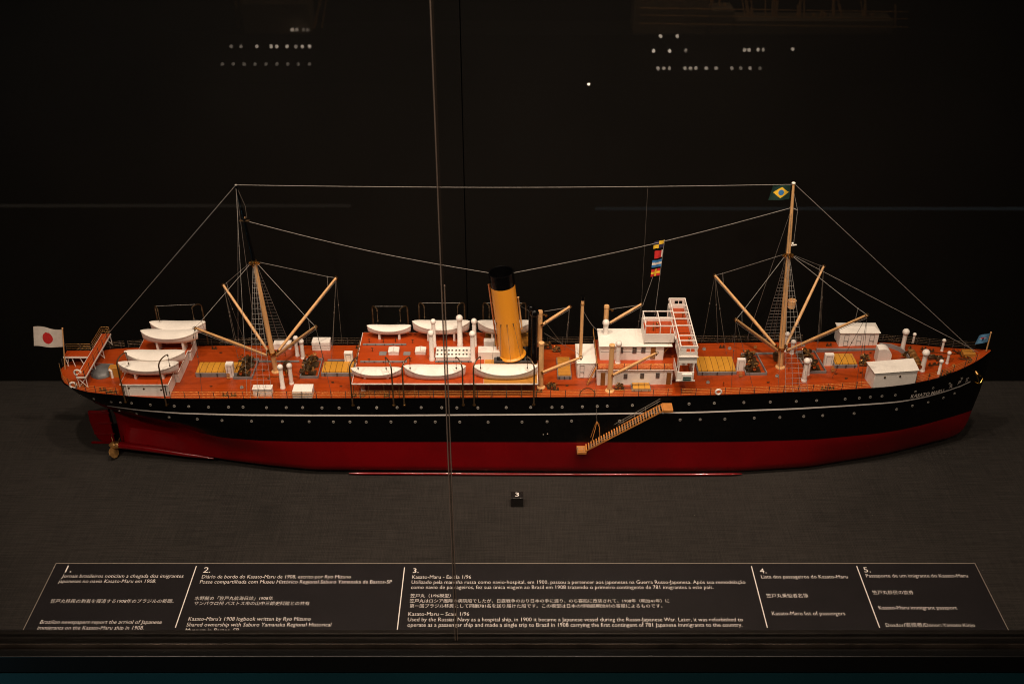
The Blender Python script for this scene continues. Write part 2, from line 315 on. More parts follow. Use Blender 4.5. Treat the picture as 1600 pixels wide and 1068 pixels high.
# ==================================================================== THE SHIP
ship = thing('ship_model', 'long black and red steamship model with yellow funnel and two buff masts', 'model ship')
def itp(xs, ys, x, w_=.010):
    s = 0
    for d in (-1, -.5, 0, .5, 1): s += np.interp(x + d * w_, xs, ys)
    return s / 5
ZX = [-.68, -.62, -.5, -.3, 0, .2, .3, .4, .5, .58, .62, .66, .69, .705, .715]
ZZ = [.1405, .1375, .1348, .1358, .1367, .1388, .1406, .1435, .1470, .1505, .1530, .1580, .1645, .1700, .1750]
def zd(x): return float(itp(ZX, ZZ, x, .012))
BT = {  # half breadth of the hull at heights above the table
 'd': ([-.678, -.672, -.660, -.64, -.62, -.60, -.57, -.54, -.50, -.466, -.43, -.2, .1, .27, .35, .45, .54, .58, .62, .66, .69, .706, .714], [0, .022, .040, .053, .0603, .0635, .067, .0701, .0729, .0736, .074, .0736, .0734, .0726, .0714, .069, .0640, .0585, .0480, .0320, .0175, .008, .001]),
 .120: ([-.669, -.66, -.64, -.62, -.60, -.57, -.54, -.50, -.466, -.43, -.2, .1, .27, .35, .45, .54, .58, .62, .66, .69, .713], [0, .022, .040, .050, .057, .0635, .068, .0725, .0745, .0758, .077, .077, .076, .074, .070, .061, .0535, .042, .0265, .0130, .0008]),
 .095: ([-.652, -.64, -.62, -.60, -.57, -.54, -.50, -.466, -.43, -.37, -.3, .1, .27, .35, .45, .54, .58, .62, .66, .69, .714], [0, .014, .030, .040, .052, .061, .069, .0735, .0762, .0785, .079, .079, .0785, .077, .0725, .0605, .0520, .0390, .0235, .0105, .0006]),
 .064: ([-.613, -.600, -.57, -.54, -.50, -.466, -.43, -.37, -.30, .1, .27, .35, .45, .54, .58, .62, .66, .69, .708], [.003, .004, .011, .024, .041, .058, .070, .0775, .080, .081, .081, .0795, .0745, .0610, .0520, .0385, .0225, .0095, .0006]),
 .035: ([-.613, -.600, -.57, -.54, -.50, -.466, -.43, -.37, -.30, .1, .27, .35, .45, .54, .58, .62, .66, .69, .706], [.003, .005, .009, .017, .030, .044, .058, .073, .080, .0815, .0815, .0795, .0725, .0560, .0460, .0325, .0180, .0065, .0005]),
 .014: ([-.613, -.604, -.600, -.57, -.54, -.50, -.466, -.43, -.37, -.30, .1, .27, .35, .45, .54, .58, .62, .66, .69], [.003, .003, .026, .030, .0355, .043, .050, .058, .070, .0795, .0815, .0815, .0800, .0700, .0500, .0400, .0260, .0120, .0005]),
 .005: ([-.613, -.604, -.600, -.57, -.54, -.50, -.466, -.43, -.37, -.30, .1, .27, .35, .45, .54, .58, .62, .66, .67], [.003, .003, .018, .022, .027, .035, .042, .050, .062, .073, .0765, .0765, .0750, .0650, .0440, .0330, .0190, .0030, .0005]),
}
LV = [.005, .014, .035, .064, .095, .120]
def smth(key, x):
    xs, ys = BT[key]; wdw = .003 if x < -.59 else (.010 if x < .60 else .006)
    return max(float(itp(xs, ys, x, wdw)), 0) if xs[0] < x < xs[-1] else 0.0
def hb(x, z):
    """half breadth at X, Z"""
    D = zd(x); zs = LV + [D]; bs = [smth(k, x) for k in LV] + [smth('d', x)]
    z = min(max(z, zs[0]), D)
    # monotone cubic between levels
    i = max(j_ for j_ in range(len(zs) - 1) if zs[j_] <= z + 1e-9) if z > zs[0] else 0
    h = zs[i + 1] - zs[i]; u = (z - zs[i]) / h
    def sl(k):
        if k <= 0 or k >= len(zs) - 1:
            return (bs[min(k + 1, len(zs) - 1)] - bs[max(k - 1, 0)]) / (zs[min(k + 1, len(zs) - 1)] - zs[max(k - 1, 0)])
        a1 = (bs[k] - bs[k - 1]) / (zs[k] - zs[k - 1]); a2 = (bs[k + 1] - bs[k]) / (zs[k + 1] - zs[k])
        return 0 if a1 * a2 <= 0 else 2 * a1 * a2 / (a1 + a2)
    m0, m1 = sl(i) * h, sl(i + 1) * h
    v = (2 * u**3 - 3 * u**2 + 1) * bs[i] + (u**3 - 2 * u**2 + u) * m0 + (-2 * u**3 + 3 * u**2) * bs[i + 1] + (u**3 - u**2) * m1
    return max(v, 0)
def endx(z, D=None):
    """stern and bow profile at height z (fraction of depth used near the deck)"""
    s = np.interp(z, [.003, .060, .066, .072, .085, .10, .12, .135, .142], [-.613, -.613, -.617, -.626, -.642, -.657, -.670, -.6765, -.679])
    b = np.interp(z, [.003, .009, .016, .025, .04, .064, .10, .14, .176], [.658, .680, .694, .702, .7065, .7085, .7125, .7145, .7150])
    return float(s), float(b)
def hit(px, py, off=0.0):
    Y = -.078
    for _ in range(60):
        p = onY(px, py, Y); Y = .6 * Y + .4 * (-(hb(p[0], p[2]) + off))
    return onY(px, py, Y)
def dk(px, py, dz=0):
    x = onZ(px, py, .137)[0]
    for _ in range(6): p = onZ(px, py, zd(x) + dz); x = p[0]
    return p
# ---- hull shell
zl = [.003, .005, .009, .014, .020, .027, .035, .045, .055, .0640, .0641, .070, .075, .083, .092, .100, .11, .12, .13]
NS = 190
def station(i):   # denser at both ends
    u = i / NS; return .5 - .5 * math.cos(math.pi * (.12 + .76 * u)) if False else u
rows = []
us = []
for i in range(NS + 1):
    u = i / NS
    us.append(u + .055 * math.sin(2 * math.pi * u) * -1)
us[0] = 0; us[-1] = 1
vs = []; nz = len(zl) + 3
for u in us:
    for k in range(nz):
        if k < len(zl):
            z0 = zl[k]; s_, b2 = endx(z0); x = s_ + (b2 - s_) * u; z = z0; top = zd(x) - .004
            if z > top: z = top
        else:
            s_, b2 = endx(.176); s_ = -.679; x = s_ + (b2 - s_) * u; D = zd(x); z = D + (-.0025, 0, .0016)[k - len(zl)]
        y = hb(x, z)
        if u in (0, 1): y = 0
        if k == 0: y = max(y - .004, 0) * .96
        vs.append((x, y, z))
hull = MB(); n1 = len(vs)
allv = vs + [(x, -y, z) for x, y, z in vs]
fs = []; ms = []
for i in range(NS):
    for k in range(nz - 1):
        a0 = i * nz + k; b0 = (i + 1) * nz + k
        mi = 1 if k < zl.index(.0640) else 0
        hull_f = (a0, a0 + 1, b0 + 1, b0); fs.append(hull_f); ms.append(mi)
        fs.append((b0 + n1, b0 + 1 + n1, a0 + 1 + n1, a0 + n1)); ms.append(mi)
    a0 = i * nz; b0 = (i + 1) * nz
    fs.append((a0, b0, b0 + n1, a0 + n1)); ms.append(1)
hull.v = allv; hull.f = fs; hull.m = ms
ho = hull.build('hull', ['black', 'red'], ship)
# ---- deck, gunwale
dkm = MB(); L = []
xs = np.concatenate([np.linspace(-.6775, -.60, 26), np.linspace(-.595, .60, 120), np.linspace(.604, .7125, 40)])
for x in xs:
    y = max(hb(x, zd(x)) - .0010, .0002); L.append((x, y))
vv = [(x, s_ * y, zd(x)) for x, y in L for s_ in (-1, 1)]
dkm.add(vv, [(2 * i, 2 * i + 2, 2 * i + 3, 2 * i + 1) for i in range(len(L) - 1)])
dkm.build('main_deck', 'deck', ship, smooth=False)
for s_ in (-1, 1):
    g = MB(); pts = [(x, s_ * max(hb(x, zd(x)) - .0003, 0), zd(x) + .0012) for x in xs]
    g.tube(pts, .0010, 6); g.build('gunwale', 'black', ship)
# ---- sheer stripe (follows the hull skin)
ST = [(168, 633.5), (217, 640.2), (281, 645), (377, 647.6), (480, 648.2), (600, 648.3), (867, 646.7), (1000, 645), (1090, 643.5), (1242, 638), (1320, 633.5), (1372, 629.9), (1405, 627.2), (1440, 621), (1470, 613.3), (1500, 603), (1516, 595.5)]
sx = np.array([q[0] for q in ST]); sy = np.array([q[1] for q in ST])
up = []; lo = []
for px in np.linspace(168, 1516, 170):
    py = float(np.mean([np.interp(px + d, sx, sy) for d in (-14, -7, 0, 7, 14)])) if 190 < px < 1495 else float(np.interp(px, sx, sy))
    for lst, d in ((up, .00125), (lo, -.00125)):
        p = hit(px, py); z = p[2] + d; lst.append((p[0], -hb(p[0], z) - .0005, z))
st = MB(); n = len(up); st.add(up + lo, [(i, i + n, i + 1 + n, i + 1) for i in range(n - 1)]); st.build('sheer_stripe', 'stripe', ship, smooth=False)
stf = MB(); st2 = [(x, -y, z) for x, y, z in up + lo]; stf.add(st2, [(i, i + 1, i + 1 + n, i + n) for i in range(n - 1)]); stf.build('sheer_stripe', 'stripe', ship, smooth=False)
# ---- portholes of the hull
def scl(lst, k, ox, oy): return [(ox + a_ / k, oy + b / k) for a_, b in lst]
PH = scl([(113,88),(178,103),(263,118),(308,121),(363,124),(455,132),(572,138),(643,140),(740,143),(838,143),(909,143),(1024,145),(1121,145),(1201,145),(1296,146),(1380,147),(1475,146),(1564,146),(303,162),(389,176),(547,193),(685,202),(806,208),(951,212),(1102,213),(1233,214),(1352,215),(1433,215),(1513,216)], 3.137, 90, 590)
PH += scl([(27,145),(127,145),(245,145),(346,145),(420,146),(523,146),(662,145),(782,144),(886,144),(936,143),(1035,141),(1108,139),(1157,138),(1280,134),(1558,127),(97,215),(216,215),(314,215),(434,216),(573,217),(739,216),(862,214),(982,211),(1218,210),(1514,205)], 3.137, 580, 590)
PH += scl([(111,214),(253,210),(380,208),(505,205),(603,201),(740,194),(808,189),(861,184),(917,180),(981,175),(1078,158),(1163,141),(1243,120),(1301,95),(43,292),(162,290),(303,285),(426,282),(541,277),(632,273),(783,263),(987,243),(1063,226),(1139,210),(1212,188),(1266,167)], 3.077, 1080, 560)
pm = MB().torus((0, 0, 0), .00165, .00046, 'y', 16, 6).tube([(0, .0004, 0), (0, -.0001, 0)], .0018, 14, 1).tube([(0, 0, -.0018), (0, 0, .0018)], .00022, 4, 0).build('porthole', ['steel', 'glassdark'], ship)
for i, (px, py) in enumerate(PH):
    o = pm if i == 0 else pm.copy()
    if i: C.objects.link(o); o.parent = ship
    p = hit(px, py); dx = (hb(p[0] + .004, p[2]) - hb(p[0] - .004, p[2])) / .008; dzz = (hb(p[0], p[2] + .004) - hb(p[0], p[2] - .004)) / .008
    nrm = Vector((-dx, -1, -dzz)); nrm.y = -1; nrm = Vector((dx * -1 * -1 * -1, -1, 0)); nrm = Vector((-dx * -1 * -1, -1, -dzz)).normalized()
    o.location = (p[0], -hb(p[0], p[2]) - .0003, p[2]); o.rotation_euler = (0, 0, 0)
    o.rotation_mode = 'QUATERNION'; o.rotation_quaternion = Vector((0, -1, 0)).rotation_difference(Vector((-dx, -1, -dzz)).normalized() if False else Vector((-dx, -1, -dzz)).normalized())
# ---- ship name on the bow
def hull_text(body, a, b, hgt):
    co, fs = text_mesh(body, 1, .018); A = hit(*a); B = hit(*b)
    x0, x1 = co[:, 0].min(), co[:, 0].max(); ch = 0.70
    vs = []
    for c in co:
        t_ = (c[0] - x0) / (x1 - x0); X = A[0] + (B[0] - A[0]) * t_; Z = A[2] + .0012 + (B[2] - A[2]) * t_ + c[1] / ch * hgt
        vs.append((X, -hb(X, Z) - .0013, Z))
    return MB().add(vs, fs).build('name_lettering', 'nametext', ship, smooth=False)
hull_text('KASATO MARU', (1422, 621.8), (1473, 612.3), .0068)
hull_text('丸', (1481.5, 606.5), (1487, 604.3), .0062); hull_text('戸', (1495, 600.8), (1500, 598.6), .0058); hull_text('笠', (1507, 596.5), (1512, 594.0), .0055)
for px, py in ((849, 678.5), (855.5, 677.5)):     # small discharge outlets
    p = hit(px, py); MB().ball((p[0], p[1], p[2]), .0009, 8).build('discharge_outlet', 'steel', ship)
# ---- bilge keel, rudder, propellers
k0 = onZ(545, 741, .004)[0]; k1 = onZ(1160, 742, .004)[0]
bk = MB(); pts = [(k0 + (k1 - k0) * i / 40, -(hb(k0 + (k1 - k0) * i / 40, .006) + .0045), .0035) for i in range(41)]
bk.tube(pts, [.0008] + [.0019] * 39 + [.0008], 18); M['redgloss'] = mat('bilge_keel_red_gloss', (.17, .001, .0035), .20, coat=1.0, noise=.2, nscale=30, bump=.2, bscale=60)
bk.build('bilge_keel', 'redgloss', ship)
MB().tube([(x, -y, z) for x, y, z in pts], .0019, 8).build('bilge_keel', 'redgloss', ship)
rd = MB(); prof = [(-.6225, .0640), (-.6535, .0615), (-.6545, .045), (-.6515, .020), (-.6475, .009), (-.6400, .0035), (-.6225, .0030)]
rd.add([(x, s_ * .0016, z) for s_ in (-1, 1) for x, z in prof], [tuple(range(6, -1, -1)) if False else tuple(range(7)), tuple(range(13, 6, -1))] + [(i, i + 7, (i + 1) % 7 + 7, (i + 1) % 7) for i in range(7)])
ro = rd.build('rudder', 'red', ship, bevel=.0006)
for z, xa in ((.0605, -.6535), (.041, -.641), (.020, -.6515)): MB().box(xa, -.6200, -.0026, .0026, z - .0009, z + .0009).build('hinge_strap', 'redgloss', ro)
MB().tube([(-.6205, 0, .003), (-.6205, 0, .085)], .0016, 8).build('rudder_stock', 'black', ship)
MB().box(-.66, -.615, -.0016, .0016, .0005, .0028).build('sole_piece', 'red', ship)
for s_ in (-1, 1):
    cx, cy, cz = -.6085, s_ * .030, .0195
    MB().tube([(-.455, s_ * .0525, .0110), (-.50, s_ * .0455, .0140), (-.55, s_ * .0370, .0170), (-.600, cy, cz), (cx + .001, cy, cz)], [.0010, .0040, .0054, .0058, .0046], 20).build('shaft_boss', 'redgloss', ship)
    pr = MB(); pr.tube([(cx + .004, cy, cz), (cx - .002, cy, cz), (cx - .008, cy, cz), (cx - .012, cy, cz)], [.0054, .0064, .0052, .0010], 14)
    for q in range(3):
        an = math.radians(100 + 120 * q); c_, sn = math.cos(an), math.sin(an); bv = []
        for rr, wd, tw in ((.003, .0040, .9), (.008, .0092, .75), (.0125, .0105, .6), (.0175, .0082, .5), (.0200, .0020, .45)):
            for sgn in (-1, 1):
                u = sgn * wd; lx = u * math.sin(tw) * .75; lt = u * math.cos(tw)
                for th in (-.0004, .0004): bv.append((cx - .003 + lx + th, cy + c_ * rr - sn * lt, cz + sn * rr + c_ * lt))
        ff = []
        for i in range(4):
            a0 = i * 4; ff += [(a0, a0 + 2, a0 + 6, a0 + 4), (a0 + 1, a0 + 5, a0 + 7, a0 + 3), (a0, a0 + 4, a0 + 5, a0 + 1), (a0 + 2, a0 + 3, a0 + 7, a0 + 6)]
        pr.add(bv, ff)
    pr.build('propeller', 'propbrass', ship)
# ==================================================================== deck fittings
def hbox(name, x0, x1, yb_, yt, yk, mats='white', parent=ship, base='deck', over=0, bevel=.0004, roofmat=None, ret=False):
    """box measured by its front bottom edge, front top edge and back top edge"""
    p = dk(x0, yb_) if base == 'deck' else onZ(x0, yb_, base); q = dk(x1, yb_) if base == 'deck' else onZ(x1, yb_, base)
    Y0 = p[1]; zt_ = onY(x0, yt, Y0)[2]; Y1 = onZ(x0, yk, zt_)[1]
    zb = min(p[2], q[2]) - .0008
    g = MB().box(p[0], q[0], Y0, Y1, zb, zt_); o = g.build(name, mats, parent, bevel=bevel)
    d = (p[0], q[0], Y0, Y1, zb, zt_)
    if over:
        r = MB().box(p[0] - over, q[0] + over, Y0 - over, Y1 + over, zt_ + .0002, zt_ + .0014).build('roof', roofmat or 'white', o, bevel=.0003)
    return o, d
def mk(name, mats, parent, *boxes, **k):
    g = MB()
    for b in boxes: g.box(*b)
    return g.build(name, mats, parent, **k)
# lockers
o, d = hbox('deck_locker', 396, 425, 618.4, 608.8, 602); lid = mk('locker_lid', 'canvas', o, (d[0] - .0006, d[1] + .0006, d[2] - .0006, d[3] + .0006, d[5] + .0002, d[5] + .0013))
for kx in (.33, .66):
    x = d[0] + (d[1] - d[0]) * kx; mk('lashing', 'rope', o, (x - .0003, x + .0003, d[2] - .0009, d[3] + .0009, d[4] + .001, d[5] + .0017))
o, d = hbox('stacked_raft', 457.5, 488, 622.5, 611.8, 599.5)
for i in range(3): z = d[4] + (d[5] - d[4]) * (i + 1) / 4; mk('raft_seam', 'grey', o, (d[0] - .0002, d[1] + .0002, d[2] - .0003, d[3], z - .0003, z + .0003))
hbox('deck_locker', 428, 455, 546, 537, 531); o, d = hbox('deck_locker', 488, 516, 547.5, 535, 526.5)
for i in range(2): z = d[4] + (d[5] - d[4]) * (i + 1) / 3; mk('locker_seam', 'grey', o, (d[0] - .0002, d[1] + .0002, d[2] - .0003, d[3], z - .0002, z + .0002))
for a_ in ((354.5, 366, 590, 569.5, 564), (539, 552, 571, 551.5, 547.5), (1150.5, 1164, 579.5, 561.5, 558.5), (1287, 1301, 571.5, 554, 550.5)):
    o, d = hbox('hatch_companion', *a_)
    mk('door_outline', 'grey', o, (d[0] + .0025, d[0] + .0029, d[2] - .0003, d[2], d[4] + .003, d[5] - .003), (d[1] - .0029, d[1] - .0025, d[2] - .0003, d[2], d[4] + .003, d[5] - .003), (d[0] + .0025, d[1] - .0025, d[2] - .00031, d[2], d[5] - .0032, d[5] - .0028))
# hatches
def hatch(x0, x1, yb_, yt, yk, arch=False, m='hatch'):
    o, d = hbox('cargo_hatch', x0, x1, yb_, yt, yk, 'grey')
    ins = .0012; g = MB(); n = 9
    A = []
    for i in range(n + 1):
        y = d[2] + ins + (d[3] - d[2] - 2 * ins) * i / n; zz = d[5] + .0014 + .0012 * math.sin(math.pi * i / n)
        A += [(d[0] + ins, y, zz), (d[1] - ins - (0.006 if arch and i > 4 else 0) * (i - 4) / 5, y, zz)]
    g.add(A, [(2 * i, 2 * i + 1, 2 * i + 3, 2 * i + 2) for i in range(n)])
    g.box(d[0] + ins, d[1] - ins, d[2] + ins, d[3] - ins, d[5], d[5] + .0013); g.build('hatch_boards', m, o, smooth=False)
    for kx in (.12, .5, .88):
        x = d[0] + (d[1] - d[0]) * kx; mk('cleat', 'dgrey', o, (x - .0008, x + .0008, d[2] - .0008, d[2] - .0001, d[4] + .002, d[5]))
    return o
hatch(306, 374, 589, 583, 566); hatch(502, 552, 588, 582.5, 565); hatch(871, 893, 593, 588, 558, m='hatchy'); hatch(1090, 1151, 586.5, 581, 557); hatch(1303, 1340, 575.5, 570, 552.5, True); hatch(987, 1017, 611.8, 608.5, 598)
# winch wells and winches
rnd_ = random.Random(5)
def winch(c, s, par, rnd):
    """steam cargo winch: bed, two side frames, drum, gear wheels, cylinders, warping heads"""
    x, y, z = c; o = MB()
    o.box(x - .008 * s, x + .008 * s, y - .0055 * s, y + .0055 * s, z, z + .0012)
    for dy in (-.0045, .0045): o.hexa([(x - .006 * s, y + dy * s - .0004, z), (x + .006 * s, y + dy * s - .0004, z), (x + .006 * s, y + dy * s + .0004, z), (x - .006 * s, y + dy * s + .0004, z)], [(x - .003 * s, y + dy * s - .0004, z + .008 * s), (x + .002 * s, y + dy * s - .0004, z + .008 * s), (x + .002 * s, y + dy * s + .0004, z + .008 * s), (x - .003 * s, y + dy * s + .0004, z + .008 * s)])
    o.tube([(x - .004 * s, y - .002 * s, z + .003 * s), (x - .009 * s, y - .002 * s, z + .0045 * s)], .0013 * s, 8); o.tube([(x - .004 * s, y + .002 * s, z + .003 * s), (x - .009 * s, y + .002 * s, z + .0045 * s)], .0013 * s, 8)
    w_ = o.build('cargo_winch', 'bronze', par)
    MB().tube([(x, y - .004 * s, z + .0065 * s), (x, y - .0036 * s, z + .0065 * s), (x, y - .0034 * s, z + .0065 * s), (x, y + .0034 * s, z + .0065 * s), (x, y + .0036 * s, z + .0065 * s), (x, y + .004 * s, z + .0065 * s)], [.0026 * s, .0026 * s, .0016 * s, .0016 * s, .0026 * s, .0026 * s], 12).build('winch_drum', 'bronze', w_)
    pb_ = MB()
    for q_ in range(7):
        ax_, ay_ = x + rnd_.uniform(-.007, .007) * s, y + rnd_.uniform(-.005, .005) * s; az_ = z + rnd_.uniform(.003, .009) * s
        if q_ % 2: pb_.tube([(ax_, ay_ - .0016, az_), (ax_, ay_ + .0016, az_)], rnd_.uniform(.0008, .0018), 10)
        else: pb_.tube([(ax_ - .003, ay_, az_), (ax_ + .003, ay_ + rnd_.uniform(-.002, .002), az_ + rnd_.uniform(-.002, .003))], .0006, 6).ball((ax_ - .003, ay_, az_), .0010, 8)
    pb_.build('valve_gear', 'propbrass', w_)
    for sg in (-1, 1):
        MB().tube([(x, y + sg * .0050 * s, z + .0065 * s), (x, y + sg * .0065 * s, z + .0065 * s), (x, y + sg * .0082 * s, z + .0065 * s), (x, y + sg * .0085 * s, z + .0065 * s)], [.0018 * s, .0012 * s, .0018 * s, .0004], 10).build('warping_head', 'brass', w_)
    MB().tube([(x + .004 * s, y + .0048 * s, z + .005 * s), (x + .004 * s, y + .0058 * s, z + .005 * s)], .0030 * s, 16).torus((x + .004 * s, y + .0053 * s, z + .005 * s), .0030 * s, .0005, 'y', 16, 5).build('gear_wheel', 'bronze', w_)
    MB().tube([(x - .005 * s, y, z + .006 * s), (x - .006 * s, y, z + .011 * s), (x - .0035 * s, y + .001, z + .0125 * s)], .0005, 6).ball((x - .0035 * s, y + .001, z + .0125 * s), .0009, 8).build('brake_lever', 'brass', w_)
    return w_
def well(c4, name='winch_well'):
    P = [Vector(dk(*q)) for q in c4]; g = MB()   # BL BR TR TL
    for i in range(4):
        a_, b = P[i], P[(i + 1) % 4]; d_ = (b - a_).normalized(); nn = Vector((-d_.y, d_.x, 0)) * .0011
        ex = d_ * .0
        g.hexa([a_ - nn * .5, b - nn * .5 + ex, b + nn * .5 + ex, a_ + nn * .5], [a_ - nn * .5 + Vector((0, 0, .0042)), b - nn * .5 + Vector((0, 0, .0042)), b + nn * .5 + Vector((0, 0, .0042)), a_ + nn * .5 + Vector((0, 0, .0042))])
    o = g.build(name, 'grey', ship, smooth=False); cen = sum(P, Vector()) / 4
    front = (P[0] + P[1]) / 2; back = (P[2] + P[3]) / 2
    for k, s_ in ((.24, 1.12), (.74, 1.12)):
        c = front.lerp(back, k); winch((c.x - .003, c.y, c.z + .0003), 1.42, ship, 0)
    return o
well([(365, 592), (394, 592), (405, 563), (380, 563)]); well([(469, 591), (497, 591), (504, 563), (480, 563)])
well([(1165, 586), (1198, 585.5), (1182, 555), (1158, 555)]); well([(1262, 583.5), (1290.5, 583), (1272, 550.5), (1243, 552)])
# grey pipe covers running along the deck
for a_, b in (((405, 565.5), (468, 564.5)), ((512, 563.5), (548, 563.2)), ((1170, 553.8), (1215, 552.6)), ((1275, 549.5), (1372, 545))):
    p, q = dk(*a_), dk(*b); MB().box(p[0], q[0], p[1] - .0014, p[1] + .0014, min(p[2], q[2]) - .001, max(p[2], q[2]) + .0022).build('pipe_cover', 'grey', ship, bevel=.0003)
p, q = dk(400, 589), dk(465, 588.5); MB().tube([p + [0, 0, .001], q + [0, 0, .001]], .0006, 6).build('steam_pipe', 'brass', ship)
p, q = dk(1205, 575), dk(1250, 575)
# ---- cowl ventilators
def cowl(bx, by, tx, ty, r=.0032, base='deck', face=(.95, .30, .05), m='white', hood=1.38, name='cowl_ventilator'):
    p = Vector(dk(bx, by) if base == 'deck' else onZ(bx, by, base)); zt_ = onY(tx, ty, p.y)[2]
    R = r * hood; H_ = zt_ - p.z - R * .9; f = Vector(face).normalized()
    o = MB().tube([p, p + Vector((0, 0, H_ * .08)), p + Vector((0, 0, H_ * .1)), p + Vector((0, 0, H_))], [r * 1.18, r * 1.15, r, r * .92], 14).build(name, m, ship)
    c = p + Vector((0, 0, H_)); h = MB()
    h.tube([c - Vector((0, 0, .001)), c + Vector((0, 0, R * .12)), c + Vector((0, 0, R * .4))], [r * .92, r * 1.05, R * .8], 14)
    bc = c + Vector((0, 0, R * .62)); h.ball(bc, R * .98, 16)
    ho_ = h.build('cowl_hood', m, o); e = bc + f * R * .80
    MB().tube([e - f * .0003, e - f * .0001], R * .62, 16).build('cowl_mouth', 'dgrey', o)
    return o
for a_ in ((442, 606, 438.6, 572, .0033), (455.5, 599, 453, 570, .0032), (465, 555.5, 463.7, 527, .003), (473.6, 559.5, 472.7, 532, .0032),
           (1256, 594.5, 1264, 562.5, .0038), (1261.5, 585, 1268, 562, .0028), (1226.5, 548, 1229, 521, .003), (1237, 552, 1240.7, 533, .003)):
    cowl(*a_)
for a_ in ((1409.5, 546.6, 1416, 517, .0034), (1426, 536.5, 1429, 521.5, .0018), (1471.5, 547.7, 1475, 531, .0019), (1479.5, 567.4, 1483, 550.5, .0020), (1440.5, 579, 1448, 549.5, .0036), (1466.5, 583.7, 1472, 563.5, .0021)):
    cowl(*a_, face=(.95, .2, .0), hood=1.6)
# ---- houses forward
def panel_door(o, x, y, z0, z1, w_=.0052, glass=True):
    g = MB()
    for xx in (x - w_ / 2, x + w_ / 2): g.box(xx - .0002, xx + .0002, y - .0004, y, z0, z1)
    for zz in (z0, (z0 + z1) / 2 - .001, z1): g.box(x - w_ / 2 - .0001, x + w_ / 2 + .0001, y - .00045, y, zz - .0002, zz + .0002)
    g.box(x + w_ * .3, x + w_ * .4, y - .0008, y, (z0 + z1) / 2 - .0028, (z0 + z1) / 2 - .0020)
    return g.build('door', 'grey', o)
def port(o, x, y, z, r=.0013):
    return MB().torus((x, y, z), r, .00035, 'y', 14, 5).tube([(x, y, z), (x, y - .0002, z)], r, 12, 1).build('porthole', ['brass', 'glassdark'], o)
p = Vector(dk(1363, 607.2)); q = Vector(dk(1429.5, 599.6)); zt_ = onY(1363, 583.5, p.y)[2]; yk = onZ(1363, 567, zt_)[1]; zb_ = min(p.z, q.z) - .0005
P4 = [p, q, Vector((q.x + .001, yk + .010, 0)), Vector((p.x - .004, yk, 0))]
o = MB().hexa([(v.x, v.y, zb_) for v in P4], [(v.x, v.y, zt_) for v in P4]).build('forward_deckhouse', 'white', ship, bevel=.0004)
cc = sum(P4, Vector()) / 4; P5 = [v + Vector((math.copysign(.0016, v.x - cc.x), math.copysign(.0014, v.y - cc.y), 0)) for v in P4]
MB().hexa([(v.x, v.y, zt_ + .0002) for v in P5], [(v.x, v.y, zt_ + .0013) for v in P5]).build('roof', 'canvas', o, bevel=.0003)
for t_ in (.24, .60):
    v = p.lerp(q, t_); port(o, v.x, v.y - .0004, zb_ + (zt_ - zb_) * .72)
o, d = hbox('forward_deckhouse', 1310, 1371.5, 541, 519.5, 505)
w_ = d[1] - d[0]
g = MB(); ov = .0018; zt_ = d[5]; ym = (d[2] + d[3]) / 2
g.add([(d[0] - ov, d[2] - ov, zt_), (d[1] + ov, d[2] - ov, zt_), (d[1] + ov, d[3] + ov, zt_), (d[0] - ov, d[3] + ov, zt_), (d[0] - ov * .2, ym, zt_ + .0030), (d[1] - .004, ym, zt_ + .0030)], [(0, 1, 5, 4), (2, 3, 4, 5), (1, 2, 5), (3, 0, 4), (3, 2, 1, 0)]); g.build('roof', 'canvas', o, smooth=False)
for k in (.17, .5, .83): panel_door(o, d[0] + w_ * k, d[2] - .0001, d[4] + .0022, d[5] - .0040, .0066)
# rounded companionway
p, q = dk(1369.5, 567), dk(1391.5, 567); zt_ = onY(1369.5, 547, p[1])[2]; yk = onZ(1370, 538.5, zt_)[1]
prof = [(p[0], p[2] - .001), (p[0], zt_ + .0005)] + [(p[0] + (q[0] - p[0]) * (.35 + .65 * math.sin(a_)), zt_ + .0015 - (zt_ - p[2]) * .55 * (1 - math.cos(a_))) for a_ in [i * math.pi / 16 for i in range(9)]] + [(q[0], p[2] - .001)]
g = MB(); n = len(prof); g.add([(x, y, z) for y in (p[1], yk) for x, z in prof], [tuple(range(n - 1, -1, -1))[::-1], tuple(range(2 * n - 1, n - 1, -1))] + [(i, (i + 1) % n, (i + 1) % n + n, i + n) for i in range(n)][::1])
g.build('companionway', 'white', ship)
# breakwater
bw = [dk(1372, 541), dk(1389, 543), dk(1403, 548), dk(1413, 555), dk(1418, 563), dk(1416, 568)]
g = MB(); n = len(bw); g.add([(v[0], v[1], v[2] - .001) for v in bw] + [(v[0] + .001, v[1], v[2] + .0065) for v in bw] + [(v[0] + .0012, v[1] + .0008, v[2] - .001) for v in bw] + [(v[0] + .0022, v[1] + .0008, v[2] + .0065) for v in bw],
      [(i, i + 1, i + n + 1, i + n) for i in range(n - 1)] + [(i + 2 * n, i + 3 * n, i + 3 * n + 1, i + 2 * n + 1) for i in range(n - 1)] + [(i + n, i + n + 1, i + 3 * n + 1, i + 3 * n) for i in range(n - 1)]); g.build('breakwater', 'grey', ship)
